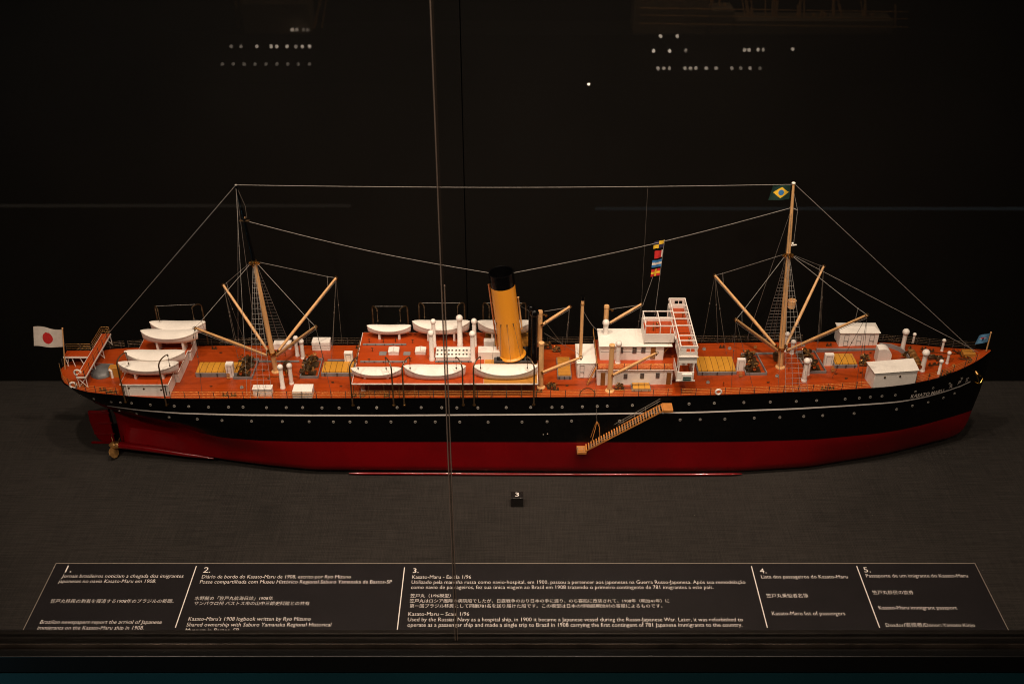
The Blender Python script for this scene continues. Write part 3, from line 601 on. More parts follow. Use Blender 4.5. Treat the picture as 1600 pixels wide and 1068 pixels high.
# ---- windlass and bow gear
wc = dk(1427, 565)
wd = MB().box(wc[0] - .010, wc[0] + .010, -.021, .024, wc[2], wc[2] + .0016).box(wc[0] - .004, wc[0] + .004, -.020, -.018, wc[2], wc[2] + .011).box(wc[0] - .004, wc[0] + .004, -.003, .0, wc[2], wc[2] + .011).box(wc[0] - .004, wc[0] + .004, .018, .020, wc[2], wc[2] + .011).build('windlass', 'propbrass', ship, bevel=.0003)
MB().tube([(wc[0], -.026, wc[2] + .009), (wc[0], -.0205, wc[2] + .009), (wc[0], .0205, wc[2] + .009), (wc[0], .026, wc[2] + .009)], [.003, .0014, .0014, .003], 10).build('windlass_shaft', 'brass', wd)
for y in (-.014, -.007, .005, .012): MB().tube([(wc[0], y - .0022, wc[2] + .009), (wc[0], y - .0015, wc[2] + .009), (wc[0], y, wc[2] + .009), (wc[0], y + .0015, wc[2] + .009), (wc[0], y + .0022, wc[2] + .009)], [.0052, .0052, .0026, .0052, .0052], 14).build('chain_drum', 'propbrass', wd)
for y in (-.017, .016): MB().tube([(wc[0] - .006, y - .001, wc[2] + .005), (wc[0] - .006, y + .001, wc[2] + .005)], .0048, 16).build('gear_wheel', 'bronze', wd)
for y in (-.010, .010): MB().tube([(wc[0] - .010, y, wc[2] + .004), (wc[0] - .016, y, wc[2] + .007)], .0022, 10).build('steam_cylinder', 'brass', wd)
for a_, b in (((1436, 549.5), (1500, 553.5)), ((1437, 556), (1490, 561))):   # anchor chains
    p, q = dk(*a_), dk(*b); g = MB(); L_ = (Vector(q) - Vector(p)); n = 46
    for i in range(n):
        c = Vector(p) + L_ * (i + .5) / n; hl = L_.normalized() * .0009
        if i % 2: g.box(c.x - .0009, c.x + .0009, c.y - .0006, c.y + .0006, c.z + .0004, c.z + .0008)
        else: g.box(c.x - .0009, c.x + .0009, c.y - .0002, c.y + .0002, c.z + .0002, c.z + .0014)
    g.build('anchor_chain', 'brass', ship, smooth=False)
def bollard(px, py, s=1.0, ax=(1, 0)):
    p = dk(px, py); g = MB().box(p[0] - .005 * s, p[0] + .005 * s, p[1] - .0018 * s, p[1] + .0018 * s, p[2], p[2] + .0008)
    for k in (-1, 1): g.tube([(p[0] + k * .003 * s, p[1], p[2]), (p[0] + k * .003 * s, p[1], p[2] + .0042 * s), (p[0] + k * .003 * s, p[1], p[2] + .0044 * s), (p[0] + k * .003 * s, p[1], p[2] + .0052 * s)], [.0012 * s, .0012 * s, .0017 * s, .0015 * s], 10)
    return g.build('bollard', 'bronze', ship)
for q in ((1472, 588), (1482, 583.5), (1455, 571), (1463, 570), (1443, 546), (1455, 549), (1287, 608), (1299, 607.5), (352, 618), (365, 618), (553, 619), (566, 619), (1392, 534), (1402, 534.5), (160, 610), (170, 613), (178, 614), (843, 612), (869, 609), (1128, 543), (604, 619), (335, 545), (560, 544), (1295, 540)): bollard(*q, s=.85)
for cx_, cy_, rr in ((1455, 560, .0055), (1467, 562, .005)):
    p = dk(cx_, cy_); MB().box(p[0] - rr, p[0] + rr, p[1] - .004, p[1] + .004, p[2], p[2] + .0055).tube([(p[0] - rr * .6, p[1], p[2] + .006), (p[0] + rr * .6, p[1], p[2] + .006)], .002, 10).build('chain_stopper', 'bronze', ship, bevel=.0004)
def anchor(p, dirx, up_, s, name, m):
    """stocked anchor: shank along dirx, arms with flukes at its end, stock at the ring end"""
    d_ = Vector(dirx).normalized(); u_ = Vector(up_).normalized(); w_ = d_.cross(u_); p = Vector(p); g = MB()
    g.tube([p, p + d_ * .016 * s], .0008 * s, 8)
    e = p + d_ * .016 * s
    arc = [e + u_ * (k * .0075 * s) - d_ * (abs(k) ** 2 * .006 * s) for k in (-1, -.6, -.25, 0, .25, .6, 1)]; g.tube(arc, [.0004, .0008, .001, .0012, .001, .0008, .0004], 8)
    for k in (-1, 1):
        c = arc[0] if k < 0 else arc[-1]; g.add([c + w_ * .0025 * s, c - w_ * .0025 * s, c + d_ * .004 * s - u_ * k * .002 * s, c - d_ * .0028 * s + u_ * k * .0008 * s], [(0, 1, 2), (0, 1, 3), (0, 2, 3), (1, 2, 3)])
    g.tube([p + d_ * .002 * s - w_ * .008 * s, p + d_ * .002 * s + w_ * .008 * s], .0006 * s, 8)
    for k in (-1, 1): g.ball(p + d_ * .002 * s + w_ * k * .008 * s, .0011 * s, 8)
    g.torus(p - d_ * .0012 * s, .0015 * s, .0004 * s, 'y', 12, 6)
    return g.build(name, m, ship)
for q, b in (((1490, 549), (1503, 556)), ((1499, 562), (1517, 563))):
    p = Vector(dk(*q)) + Vector((0, 0, .002)); e = Vector(dk(*b)) + Vector((0, 0, .002)); anchor(p, e - p, (0, 1, .25), 1.0, 'deck_anchor', 'bronze')
pa = Vector(hit(1526, 584)); anchor(pa + Vector((-.002, -.004, .004)), (.35, -.25, -1), (1, .3, .12), 1.05, 'bow_anchor', 'gilt')
MB().tube([pa + Vector((-.006, .003, .008)), pa + Vector((-.001, -.005, .002))], [.0028, .0034], 12).build('hawse_pipe', 'brass', ship)
pb = dk(1526, 553); MB().box(.672, .690, -.004, .009, zd(.68), zd(.68) + .0075).build('bow_lookout_box', 'hatchy', ship, bevel=.0005)
# jackstaff with house pennant
j0 = onY(1541, 548, 0); j1 = onY(1548.5, 519.5, 0); js = MB().tube([j0, j1], [.0011, .0008], 8).ball(j1, .0014, 8).build('jackstaff', 'tan', ship)
def flag(name, corners, cols, parent, nx=14, ny=9, rip=.0015, paint=None, label=None, ph=0):
    """corners TL TR BR BL (as seen); thin cloth with ripples and two skins"""
    TL, TR, BR, BL = [Vector(c) for c in corners]; g = MB(); vs = []
    for s_ in (0, 1):
        for j_ in range(ny + 1):
            for i in range(nx + 1):
                u, v = i / nx, j_ / ny; p = TL.lerp(TR, u).lerp(BL.lerp(BR, u), v)
                p = p + Vector((0, -.00008 + s_ * .00016 + rip * math.sin(u * 6.5 + v * 1.2 + ph), rip * .25 * math.sin(u * 5 + ph))); vs.append(p)
    g.v = [tuple(p) for p in vs]; n = (nx + 1) * (ny + 1)
    for j_ in range(ny):
        for i in range(nx):
            a_ = j_ * (nx + 1) + i; mi = paint((i + .5) / nx, (j_ + .5) / ny) if paint else 0
            g.f.append((a_, a_ + nx + 1, a_ + nx + 2, a_ + 1)); g.f.append((a_ + n, a_ + 1 + n, a_ + nx + 2 + n, a_ + nx + 1 + n)); g.m += [mi, mi]
    return g.build(name, cols, parent, label=label)
def yz(px, py, y=0): return onY(px, py, y)
flag('house_flag', [yz(1530, 524), yz(1547, 520), yz(1543, 534), yz(1523.5, 538)], ['ltblue', 'flagwhite', 'red2', 'flagdark'], js, 24, 18, .0006,
     lambda u, v: 3 if (u - .5) ** 2 + ((v - .5) * .7) ** 2 < .006 else (2 if abs(v - .38 + .1 * (u - .5)) < .045 and .28 < u < .72 else (1 if abs(u - .5) < .28 and abs(v - .47) < .04 else (3 if .42 < u < .6 and .6 < v < .74 else 0))), label='light blue pennant')
# ---- ensign staff and national flag at the stern
e0 = dk(101, 579); e0 = np.array([-.672, 0, zd(-.672)]); e1 = onY(97.5, 513, 0)
es = MB().tube([e0, e1], [.0010, .0008], 8).ball(e1, .0013, 8).build('ensign_staff', 'tan', ship)
flag('ensign', [yz(52, 510), yz(98, 514.5), yz(100, 542), yz(52.5, 541)], ['flagwhite', 'red2'], es, 60, 40, .0018, lambda u, v: 1 if ((u - .48) * 1.60) ** 2 + (v - .53) ** 2 < .085 else 0, label='white flag with a red disc')
# ==================================================================== stern
# docking bridge athwart the poop, on braced legs, with a catwalk to the stern
zp = zd(-.62) + .0195
ya = onZ(124, 588.5, zp)[1]; yb2 = onZ(183, 521, zp)[1]
xl, xr = onZ(119.5, 588.5, zp)[0], onZ(133.5, 588.5, zp)[0]
db = MB().box(xl, xr, ya, yb2, zp - .0016, zp).build('docking_bridge', 'roof', ship, smooth=False)
mk('bridge_trim', 'white', db, (xl - .0006, xl - .0001, ya - .0006, yb2, zp - .0022, zp + .0004), (xr + .0001, xr + .0007, ya - .0006, yb2, zp - .0022, zp + .0004), (xl - .0001, xr + .0001, ya - .0007, ya - .0001, zp - .0022, zp + .0004))
cyk = onZ(100, 557, zp)[1]; cyf = onZ(100, 547.5, zp)[1]
cxs = onZ(99.5, 556, zp)[0]
cw = MB().box(cxs, xl - .0008, cyk, cyf, zp - .0016, zp - .0001).build('catwalk', 'roof', ship, smooth=False)
mk('catwalk_trim', 'white', cw, (cxs, xl - .0008, cyk - .0008, cyk - .0001, zp - .0024, zp + .0004))
zq = zd(-.64) - .0005
for (y, xx) in ((ya + .001, None), (ya + (yb2 - ya) * .33, None), (ya + (yb2 - ya) * .66, None), (yb2 - .002, None)):
    mk_ = MB()
    for x_ in (xl + .0005, xr - .0005): mk_.tube([(x_, y, zp - .0016), (x_, y, zq)], .0006, 6)
    mk_.tube([(xl, y, zp - .002), (xr, y, zq)], .0005, 6).tube([(xr, y, zp - .002), (xl, y, zq)], .0005, 6); mk_.build('trestle_leg', 'white', ship)
for x_, dx in ((cxs + .002, .003), (cxs + .007, -.004), (cxs + .012, .003), (cxs + .024, .006)): MB().tube([(x_, cyk + .0005, zp - .0016), (x_ + dx, cyk, zq)], .0006, 6).build('catwalk_leg', 'white', ship)
def rail(name, pts, h, n_r=3, step=.021, rr=.00021, rs=.00055, m=('railbrass', 'dgrey'), parent=ship):
    """open railing following a polyline: rods in one material, stanchions in the other"""
    g = MB(); P = [Vector(p) for p in pts]
    for k in range(n_r):
        zz = h * (k + 1) / n_r; g.tube([p + Vector((0, 0, zz)) for p in P], rr, 5, 0)
    L_ = 0; nx_ = 0
    for i in range(len(P) - 1):
        a_, b = P[i], P[i + 1]; l = (b - a_).length
        while nx_ <= L_ + l + 1e-6:
            c = a_.lerp(b, max(0, min(1, (nx_ - L_) / l))); g.tube([c, c + Vector((0, 0, h + .0006))], rs, 5, 1); nx_ += step
        L_ += l
    return g.build(name, m, parent)
HR = .0118
rail('railing', [(xl, yb2, zp), (xl, ya + (yb2 - ya) * .62, zp)], HR, parent=ship); rail('railing', [(cxs, cyf, zp), (xl - .001, cyf, zp)], HR)
rail('railing', [(xl, yb2 , zp), (xr, yb2, zp)], HR, step=.012); rail('railing', [(xr - .0008, ya, zp), (xr - .0008, yb2, zp)], HR * .9, 2); rail('railing', [(xl, ya, zp), (xr, ya, zp)], HR * .9, 2, step=.012)
# main deck railing, broken where the houses stand at the side
def side_rail(xa, xb, s_, step=.0212, n_r=4):
    pts = [(x, s_ * max(hb(x, zd(x)) - .0012, .0), zd(x) + .0015) for x in np.linspace(xa, xb, max(3, int(abs(xb - xa) / .012)))]
    return rail('railing', pts, HR, n_r, step)
XH0, XH1 = dk(188, 619)[0], dk(265, 623)[0]; XF0, XF1 = dk(1360, 607)[0], dk(1430, 602)[0]
side_rail(-.6765, XH0 - .001, -1, .016); side_rail(XH1 + .002, dk(1050, 620)[0], -1); side_rail(dk(1064, 620)[0], XF0 - .001, -1); side_rail(XF1 + .001, .690, -1)
for q in ((-.6765, -.60, 1, .016), (-.595, .05, 1), (.055, .45, 1, .024), (.52, .695, 1, .017)): side_rail(*q).data.materials[0] = M['bronze']
# lifebuoys
def lifebuoy(px, py, Y=None, par=ship, r=.0046):
    p = hit(px, py) if Y is None else onY(px, py, Y); g = MB(); n = 24
    for i in range(8):
        a0 = 2 * math.pi * i / 8; pts = [(p[0] + r * math.cos(a0 + t_ * math.pi / 4 / 4), p[1] - .0008, p[2] + r * math.sin(a0 + t_ * math.pi / 4 / 4)) for t_ in range(5)]
        g.tube(pts, .0015, 8, 0 if i % 2 == 0 else 1)
    return g.build('lifebuoy', ['white', 'red2'] if False else ['white', 'stripe'], par)
lifebuoy(121.5, 581.5, onZ(121, 581, zp)[1] - .001); lifebuoy(114.5, 601, -.048); lifebuoy(1122.5, 611.5, -(hb(.30, .145) + .0005), r=.004)
# steering gear house, a covered grey dome, and a small skylight on the poop
p = dk(150, 588); 
g = MB().ball((p[0] + .006, p[1] + .012, p[2]), .0155, 16, 0, (1.15, 1.25, .55)); g.v = [(x, y, max(z, p[2] - .0005)) for x, y, z in g.v]; so = g.build('steering_gear_cover', 'covergrey', ship)
hb_, d = hbox('poop_skylight', 172, 188, 589, 575, 569, 'hatchy'); 
p = dk(176, 590); MB().tube([p, (p[0] , p[1], p[2] + .012), (p[0] - .003, p[1], p[2] + .015)], .0018, 8).build('vent_pipe', 'white', ship)
MB().tube([dk(138, 586) + [0, 0, .004], dk(182, 586) + [0, 0, .004]], .0006, 6).tube([dk(150, 571) + [0, 0, .004], dk(178, 572) + [0, 0, .004]], .0006, 6).build('steering_rod', 'grey', ship)
# aft deckhouses
def house(name, X0, X1, Y0, Y1, z0, z1, ov=.0016, trim=.0016, roofm='roof'):
    o = MB().box(X0, X1, Y0, Y1, z0 - .001, z1 - trim).build(name, 'white', ship, bevel=.0003)
    rf = MB().box(X0 - ov, X1 + ov, Y0 - ov, Y1 + ov, z1 - trim + .0001, z1 - .0002).build('roof_edge', 'white', o, bevel=.0003)
    MB().box(X0 - ov + .0008, X1 + ov - .0008, Y0 - ov + .0008, Y1 + ov - .0008, z1 - .0001, z1 + .0003).build('roof', roofm, o, smooth=False)
    return o
a_ = dk(196, 622); Y1n = -.0655; z1 = onY(225, 600.5, Y1n)[2]
X0h, X1h = onZ(184, 600, z1)[0], onZ(262.5, 600, z1)[0]
yb3 = onZ(270, 580, z1)[1]
h1 = house('aft_deckhouse', X0h + .004, X1h - .001, Y1n + .0015, yb3, zd(-.55), z1)
for px, py in ((201.4, 605.8), (224.7, 607), (251.9, 608.5)): q = onY(px, py, Y1n + .0015); port(h1, q[0], q[1] - .0002, q[2], .0012)
g = MB()
for px in (190, 197, 262): q = onZ(px, 600, z1); g.box(q[0], q[0] + .0013, Y1n - .0006, Y1n + .0002, zd(-.55), z1 - .0016)
g.build('house_pillars', 'white', h1)
mk('door_gap', 'dgrey', h1, (X0h + .0062, X0h + .0074, Y1n + .0011, Y1n + .0014, zd(-.55) + .001, z1 - .003), (X1h - .006, X1h - .0045, Y1n + .0011, Y1n + .0014, zd(-.55) + .001, z1 - .003))
q0 = dk(284, 591); q1 = dk(303, 570)
z2 = onY(280, 573, q0[1])[2]
h2 = house('aft_deckhouse', q0[0] - .080, q0[0], yb3 + .0035, .027, zd(-.5), z2)
q2 = dk(317.5, 548); z3 = z2 - .0012
h3 = house('aft_deckhouse', q0[0] - .074, q0[0] + .0035, .0305, .0655, zd(-.5), z3)
# ==================================================================== lifeboats
def boat(x0, x1, row, Y, beam, depth=.0145, sheer=.0075, roofz=None, parent=ship):
    c = onY((x0 + x1) / 2, row, Y); A = onY(x0, row - 7, Y)[0]; B = onY(x1, row - 7, Y)[0]; L_ = B - A; cx = (A + B) / 2; z = c[2]
    g = MB(); n = 24; m_ = 8; vs = []
    for i in range(n + 1):
        u = -1 + 2 * i / n; bw_ = beam / 2 * (1 - abs(u) ** 2.5) ** .72 if abs(u) < 1 else 0; zt_ = z - .0006 + sheer * 0.95 * abs(u) ** 2.0; zb_ = z - depth + (depth * .42) * abs(u) ** 4.5
        for k in range(m_ + 1):
            a_ = math.pi * (k / m_); yy = -math.cos(a_); s_ = math.sin(a_) ** .75 if 0 < k < m_ else 0
            vs.append((cx + u * L_ / 2 * (1 - .035 * s_), Y + bw_ * yy * (1 if True else 0), zt_ + (zb_ - zt_) * s_))
    fs_ = [(i * (m_ + 1) + k, (i + 1) * (m_ + 1) + k, (i + 1) * (m_ + 1) + k + 1, i * (m_ + 1) + k + 1) for i in range(n) for k in range(m_)]
    g.add(vs, fs_); o = g.build('lifeboat', 'white', parent)
    g = MB(); vs = []; 
    for i in range(n + 1):
        u = -1 + 2 * i / n; bw_ = beam / 2 * (1 - abs(u) ** 2.5) ** .72 if abs(u) < 1 else 0; zt_ = z - .0006 + sheer * 0.95 * abs(u) ** 2.0
        for k in (-1.04, -.5, 0, .5, 1.04): vs.append((cx + u * L_ / 2 * 1.005, Y + (bw_ + .0003) * k, zt_ + .0004 + .0028 * (1 - abs(k) ** 2) * (1 - abs(u) ** 4)))
        vs += [(cx + u * L_ / 2 * 1.005, Y + (bw_ + .0003) * 1.04, zt_ - .0008), (cx + u * L_ / 2 * 1.005, Y - (bw_ + .0003) * 1.04, zt_ - .0008)]
    q = 7
    fs_ = []
    for i in range(n):
        for k in range(4): fs_.append((i * q + k, (i + 1) * q + k, (i + 1) * q + k + 1, i * q + k + 1))
        fs_.append((i * q + 4, (i + 1) * q + 4, (i + 1) * q + 5, i * q + 5)); fs_.append((i * q + 6, (i + 1) * q + 6, (i + 1) * q, i * q))
    g.add(vs, fs_).build('boat_cover', 'canvas', o)
    rz = roofz if roofz is not None else z - depth - .006
    for u in (-.45, .45):
        xx = cx + u * L_ / 2; MB().hexa([(xx - .0018, Y - beam * .30, rz), (xx + .0018, Y - beam * .30, rz), (xx + .0018, Y + beam * .3, rz), (xx - .0018, Y + beam * .3, rz)], [(xx - .0014, Y - beam * .33, z - depth * .62), (xx + .0014, Y - beam * .33, z - depth * .62), (xx + .0014, Y + beam * .33, z - depth * .62), (xx - .0014, Y + beam * .33, z - depth * .62)]).build('boat_chock', 'white', o)
    return (cx, Y, z, L_)
# ==================================================================== midship boat deck
ZB = onY(700, 599, -.0705)[2]            # boat deck level
YN = -.0705; YF = .0700
XL, XR = onZ(549, 599, ZB)[0], onZ(841, 599, ZB)[0]
XT = onZ(755.5, 598, ZB)[0]
bd = MB().box(XL, XR, YN, YF, ZB - .0022, ZB - .0003).build('boat_deck', 'white', ship, bevel=.0004)
MB().box(XL + .001, XT, YN + .001, YF - .001, ZB - .0002, ZB).build('boat_deck_planking', 'roof', bd, smooth=False)
MB().box(XT + .0003, XR - .001, YN + .001, YF - .001, ZB - .0002, ZB).build('boat_deck_planking', 'hatchy', bd, smooth=False)
mh = MB().box(XL + .010, XR - .006, -.052, .052, zd(0) - .003, ZB - .0024).build('midship_house', 'white', ship)
M['shadewall'] = mat('shaded_wall_brown', (.16, .055, .02), .5, noise=.3, nscale=60)  # brownish panels with the shade under the boat deck in their colour
mk('shaded_wall_panel', 'shadewall', mh, (XL + .0165, XR - .006, -.0526, -.0522, zd(0), ZB - .0026))
wx = XL + .022; k = 0; g = None
while wx < XR - .03:
    ww = (.013, .021, .030, .022)[k % 4]
    mk('window', 'window', mh, (wx, wx + ww, -.0531, -.0528, zd(0) + .0085, ZB - .0045)); wx += ww + .0095; k += 1
for s_ in (-1, 1):
    g = MB()
    for x_ in np.linspace(XL + .002, XR - .002, 13): g.tube([(x_, s_ * .0695, zd(x_)), (x_, s_ * .0695, ZB - .0022)], .0006, 6)
    g.build('boat_deck_pillars', 'bronze', bd)
rail('railing', [(XL + .001, -.03, ZB), (XL + .001, .03, ZB)], HR * .8, 2, .014)
# strips and skylights on it
def rz(px, py): return onZ(px, py, ZB)
for a_, b in (((567, 539.0), (635, 539.0)), ((563, 566), (636, 566)), ((680, 565.5), (738, 565.5))):
    p, q = rz(*a_), rz(*b); o = MB().box(p[0], q[0], p[1] - .0013, p[1] + .0013, ZB, ZB + .0025).build('grey_pipe_casing', 'grey', ship, bevel=.0003)
    for t_ in np.linspace(.1, .9, 5): xx = p[0] + (q[0] - p[0]) * t_; MB().box(xx - .0006, xx + .0006, p[1] - .0018, p[1] - .0014, ZB + .0004, ZB + .0030).build('clamp', 'dgrey', o)
for a_ in ((607, 623, 554.5, 549.5, 542.5), (649, 665, 554, 549.5, 542.5)):
    o, d = hbox('skylight', *a_, base=ZB); xm = (d[0] + d[1]) / 2
    MB().hexa([(d[0] - .0006, d[2] - .0006, d[5]), (xm, d[2] - .0006, d[5]), (xm, d[3] + .0006, d[5]), (d[0] - .0006, d[3] + .0006, d[5])], [(d[0], d[2], d[5] + .0010), (xm - .0003, d[2], d[5] + .0022), (xm - .0003, d[3], d[5] + .0022), (d[0], d[3], d[5] + .0010)]).hexa([(xm, d[2] - .0006, d[5]), (d[1] + .0006, d[2] - .0006, d[5]), (d[1] + .0006, d[3] + .0006, d[5]), (xm, d[3] + .0006, d[5])], [(xm + .0003, d[2], d[5] + .0022), (d[1], d[2], d[5] + .0010), (d[1], d[3], d[5] + .0010), (xm + .0003, d[3], d[5] + .0022)]).build('skylight_flap', 'canvas', o)
for a_ in ((592, 603.5, 555, 554, 548.5), (630, 641, 555, 554, 549)): hbox('deck_grating', *a_, mats='grey', base=ZB)
for px, py in ((577, 535), (599, 535), (618, 534), (645, 536), (582, 549), (642, 565), (577, 566)):
    p = rz(px, py); MB().tube([p, (p[0], p[1], ZB + .0065)], .0006, 6).tube([(p[0] - .002, p[1], ZB + .0062), (p[0] + .002, p[1], ZB + .0062)], .0005, 6).build('belaying_post', 'bronze', ship)
# engine-room skylight
o, d = hbox('engine_skylight', 681, 738, 562.5, 557.5, 541, 'white', base=ZB); ym = (d[2] + d[3]) / 2
g = MB().add([(d[0] - .0005, d[2] - .0005, d[5]), (d[1] + .0005, d[2] - .0005, d[5]), (d[1] + .0005, d[3], d[5]), (d[0] - .0005, d[3], d[5]), (d[0], ym + .002, d[5] + .0055), (d[1], ym + .002, d[5] + .0055)], [(0, 1, 5, 4), (2, 3, 4, 5), (1, 2, 5), (3, 0, 4), (3, 2, 1, 0)])
g.build('skylight_flap', 'canvas', o, smooth=False)
sl_ = (.0055) / (ym + .002 - d[2] + .0005)
for i in range(5):
    for dx in (-.0030, .0030):
        for v in (.30, .72):
            x = d[0] + (d[1] - d[0]) * (i + .5) / 5 + dx; yy = d[2] - .0005 + (ym + .002 - d[2] + .0005) * v; zz = d[5] + .0055 * v
            MB().tube([(x, yy, zz - .0002), (x, yy - .0002, zz + .0005)], .0017, 12, 0).tube([(x, yy - .0003, zz + .0005), (x, yy - .0004, zz + .0006)], .0012, 12, 1).build('porthole', ['steel', 'glassdark'], o)
for a_ in ((675, 562, 677.5, 519, .0036), (678.5, 541, 680, 501, .0032), (719, 540, 719, 495.5, .0040), (739, 564, 741.6, 520, .0036), (741.5, 540, 743, 500.5, .0034)):
    cowl(*a_, base=ZB, face=(.9, .35, .1))
o, d = hbox('boiler_casing', 747, 783, 561.5, 550, 540.5, 'white', base=ZB); o, d = hbox('boiler_casing', 756, 773, 540.5, 533, 528, 'white', base=ZB + .008)
fd, d = hbox('fiddley', 772, 838, 568, 564.5, 541, 'dgrey', base=ZB)
ZF = d[5]
for i in range(5): x = d[0] + .004 + i * .0145; mk('grating', 'black', fd, (x, x + .012, d[2] + .003, d[3] - .003, ZF + .0001, ZF + .0010))
cowl(834, 566, 836.5, 487, .0046, base=ZB, m='black', face=(-.8, -.4, .2), hood=1.5)
cowl(829, 545, 830, 480, .0040, base=ZB, m='black', face=(-.6, -.4, .2), hood=1.5)
# ---- funnel
fb = Vector((float(onY(799.5, 555.5, 0)[0]), 0, ZF)); ft = Vector((float(onY(782.7, 424, 0)[0]), 0, float(onY(782.7, 424, 0)[2])))
FR = .0178
fn = thing('x', 'x', 'x'); bpy.data.objects.remove(fn)
def lath(base, top, rings, n=48, mi=0):
    ax = (top - base); g = MB(); vs = []
    d_ = ax.normalized(); a_ = Vector((0, 1, 0)); b = d_.cross(a_).normalized()
    for tt, r in rings:
        c = base + ax * tt
        for k_ in range(n): th = 2 * math.pi * k_ / n; vs.append(c + (a_ * math.cos(th) + b * math.sin(th)) * r)
    fs_ = [(i * n + k_, i * n + (k_ + 1) % n, (i + 1) * n + (k_ + 1) % n, (i + 1) * n + k_) for i in range(len(rings) - 1) for k_ in range(n)]
    g.add(vs, fs_, mi); return g
fu = lath(fb, ft, [(0, FR * 1.18), (.006, FR * 1.22), (.014, FR * 1.18), (.024, FR * 1.02), (.03, FR), (.15, FR), (.30, FR), (.50, FR), (.70, FR), (.846, FR)]).build('funnel', 'yellow', ship)
ft_ = lath(fb, ft, [(.847, FR), (.86, FR * 1.012), (.93, FR * 1.012), (.985, FR * 1.01), (.99, FR * 1.05), (.998, FR * 1.05), (1.0, FR * 1.0), (.995, FR * .93), (.90, FR * .92), (.86, FR * .92), (.8601, 0.0001)]).build('funnel_top', 'black', fu)
axd = (ft - fb).normalized()
M['copper'] = mat('copper_pipe', (.55, .22, .08), .35, .6, noise=.3, nscale=60)
def fpipe(ang, t0, t1, r, m, name='steam_pipe', off=1.12):
    b = axd.cross(Vector((0, 1, 0))).normalized(); dd = Vector((0, 1, 0)) * math.cos(ang) + b * math.sin(ang)
    L_ = (ft - fb); return MB().tube([fb + L_ * t0 + dd * FR * off, fb + L_ * t1 + dd * FR * off, fb + L_ * (t1 + .005) + dd * FR * off], [r, r, r * 1.4], 8).build(name, m, fu)
sgn_ = 1 if axd.cross(Vector((0, 1, 0))).x > 0 else -1
fpipe(math.radians(90 * sgn_ * -1 + 0) , .05, .86, .0013, 'copper'); fpipe(math.radians(90 * sgn_), .30, .68, .0012, 'tan', 'whistle_pipe')
fpipe(math.radians(90 * sgn_ * -1 + 180 + 20) , .28, .55, .0006, 'bronze')
for an in (-150, 180, 150, 120):
    b = axd.cross(Vector((0, 1, 0))).normalized(); dd = Vector((0, 1, 0)) * math.cos(math.radians(an)) + b * math.sin(math.radians(an)); c = fb + (ft - fb) * .44 + dd * FR
    MB().ball(c, .0011, 8).tube([c, c + dd * .0016 - Vector((0, 0, .003))], .0005, 6).build('guy_eye', 'bronze', fu)
    e = fb + dd * .034; e.z = ZB; MB().tube([c + dd * .001, e], .00025, 5).build('funnel_guy', 'ropedark', fu)
# boats amidships
b1 = boat(548, 627, 579.0, -.052, .021, .0105, .005, ZB); b2 = boat(630.5, 728, 577.5, -.0505, .0275, .0145, .0075, ZB); b3 = boat(739.5, 840, 577, -.0505, .0275, .0145, .0075, ZB)
b4 = boat(573, 642, 512, .054, .019, .0105, .005, ZB); b5 = boat(644, 734, 507.5, .0525, .027, .0145, .0075, ZB); b6 = boat(746, 830, 507.5, .0525, .027, .0145, .0075, ZB)
# boats aft
s4 = boat(183.5, 278.5, 571.5, -.0440, .0255, .0130, .0070, z1); s3 = boat(193.5, 288.5, 554, -.020, .0270, .0145, .0070, z2); s2 = boat(219, 308.5, 521.5, .0310, .0265, .0145, .0070, z2); s1 = boat(233, 320.5, 508, .0545, .0265, .0145, .0070, z3)
# davits
def davit(xb, bt, s_=-1, toward=1, zfoot=None, hgt=.070, side='near'):
    """curved boat davit stepped on the ship's side; bt = boat centre"""
    b = hb(xb, zd(xb) - .006) + .0028; z0 = zd(xb) - .0075
    top = bt[2] + .029
    P = [(xb, s_ * b, z0), (xb, s_ * b, zd(xb) + .030), (xb, s_ * (b - .0005), top - .010)]
    for k in range(1, 8):
        t_ = k / 7 * math.pi * .62; P.append((xb + toward * .0070 * (1 - math.cos(t_)), s_ * (b - .0005) - s_ * .0125 * (1 - math.cos(t_)), top - .010 + .0105 * math.sin(t_)))
    o = MB().tube(P, [.0012] * 3 + [.00115 - .00006 * i for i in range(7)], 8).build('davit', 'bronze', ship)
    MB().ball((xb, s_ * b, z0), .0018, 8).box(xb - .0022, xb + .0022, min(s_ * b, s_ * (b - .003)), max(s_ * b, s_ * (b - .003)), z0 - .0012, z0).build('davit_socket', 'brass', o)
    e = P[-1]; tk = (e[0], e[1], bt[2] + .0065); g = MB().tube([e, tk], .0004, 5)
    g.ball((e[0], e[1], e[2] - .002), .0013, 8).ball((tk[0], tk[1], tk[2] + .003), .0013, 8); g.build('boat_tackle', 'bronze', o)
    return P[6]
def wire(a_, b, name='span_wire', r=.00028, m='rope', sag=0, parent=ship, n=8):
    a_, b = Vector(a_), Vector(b); pts = [a_.lerp(b, i / n) - Vector((0, 0, sag * math.sin(math.pi * i / n))) for i in range(n + 1)] if sag else [a_, b]
    return MB().tube(pts, r, 5).build(name, m, parent)
for bt, xa, xb_ in ((b1, 551.5, 615.5), (b2, 632, 724), (b3, 741, 834)):
    e1_ = davit(dk(xa, 622)[0], bt, -1, 1); e2_ = davit(dk(xb_, 622)[0], bt, -1, -1)
for bt in (b4, b5, b6):
    e1_ = davit(bt[0] - bt[3] * .40, bt, 1, 1); e2_ = davit(bt[0] + bt[3] * .40, bt, 1, -1); wire(e1_, e2_)
e1_ = davit(dk(195, 620)[0], s4, -1, 1); e2_ = davit(dk(260, 623)[0], s4, -1, 1)
e1_ = davit(s1[0] - s1[3] * .42, s1, 1, 1); e2_ = davit(s1[0] + s1[3] * .40, s1, 1, -1); wire(e1_, e2_)
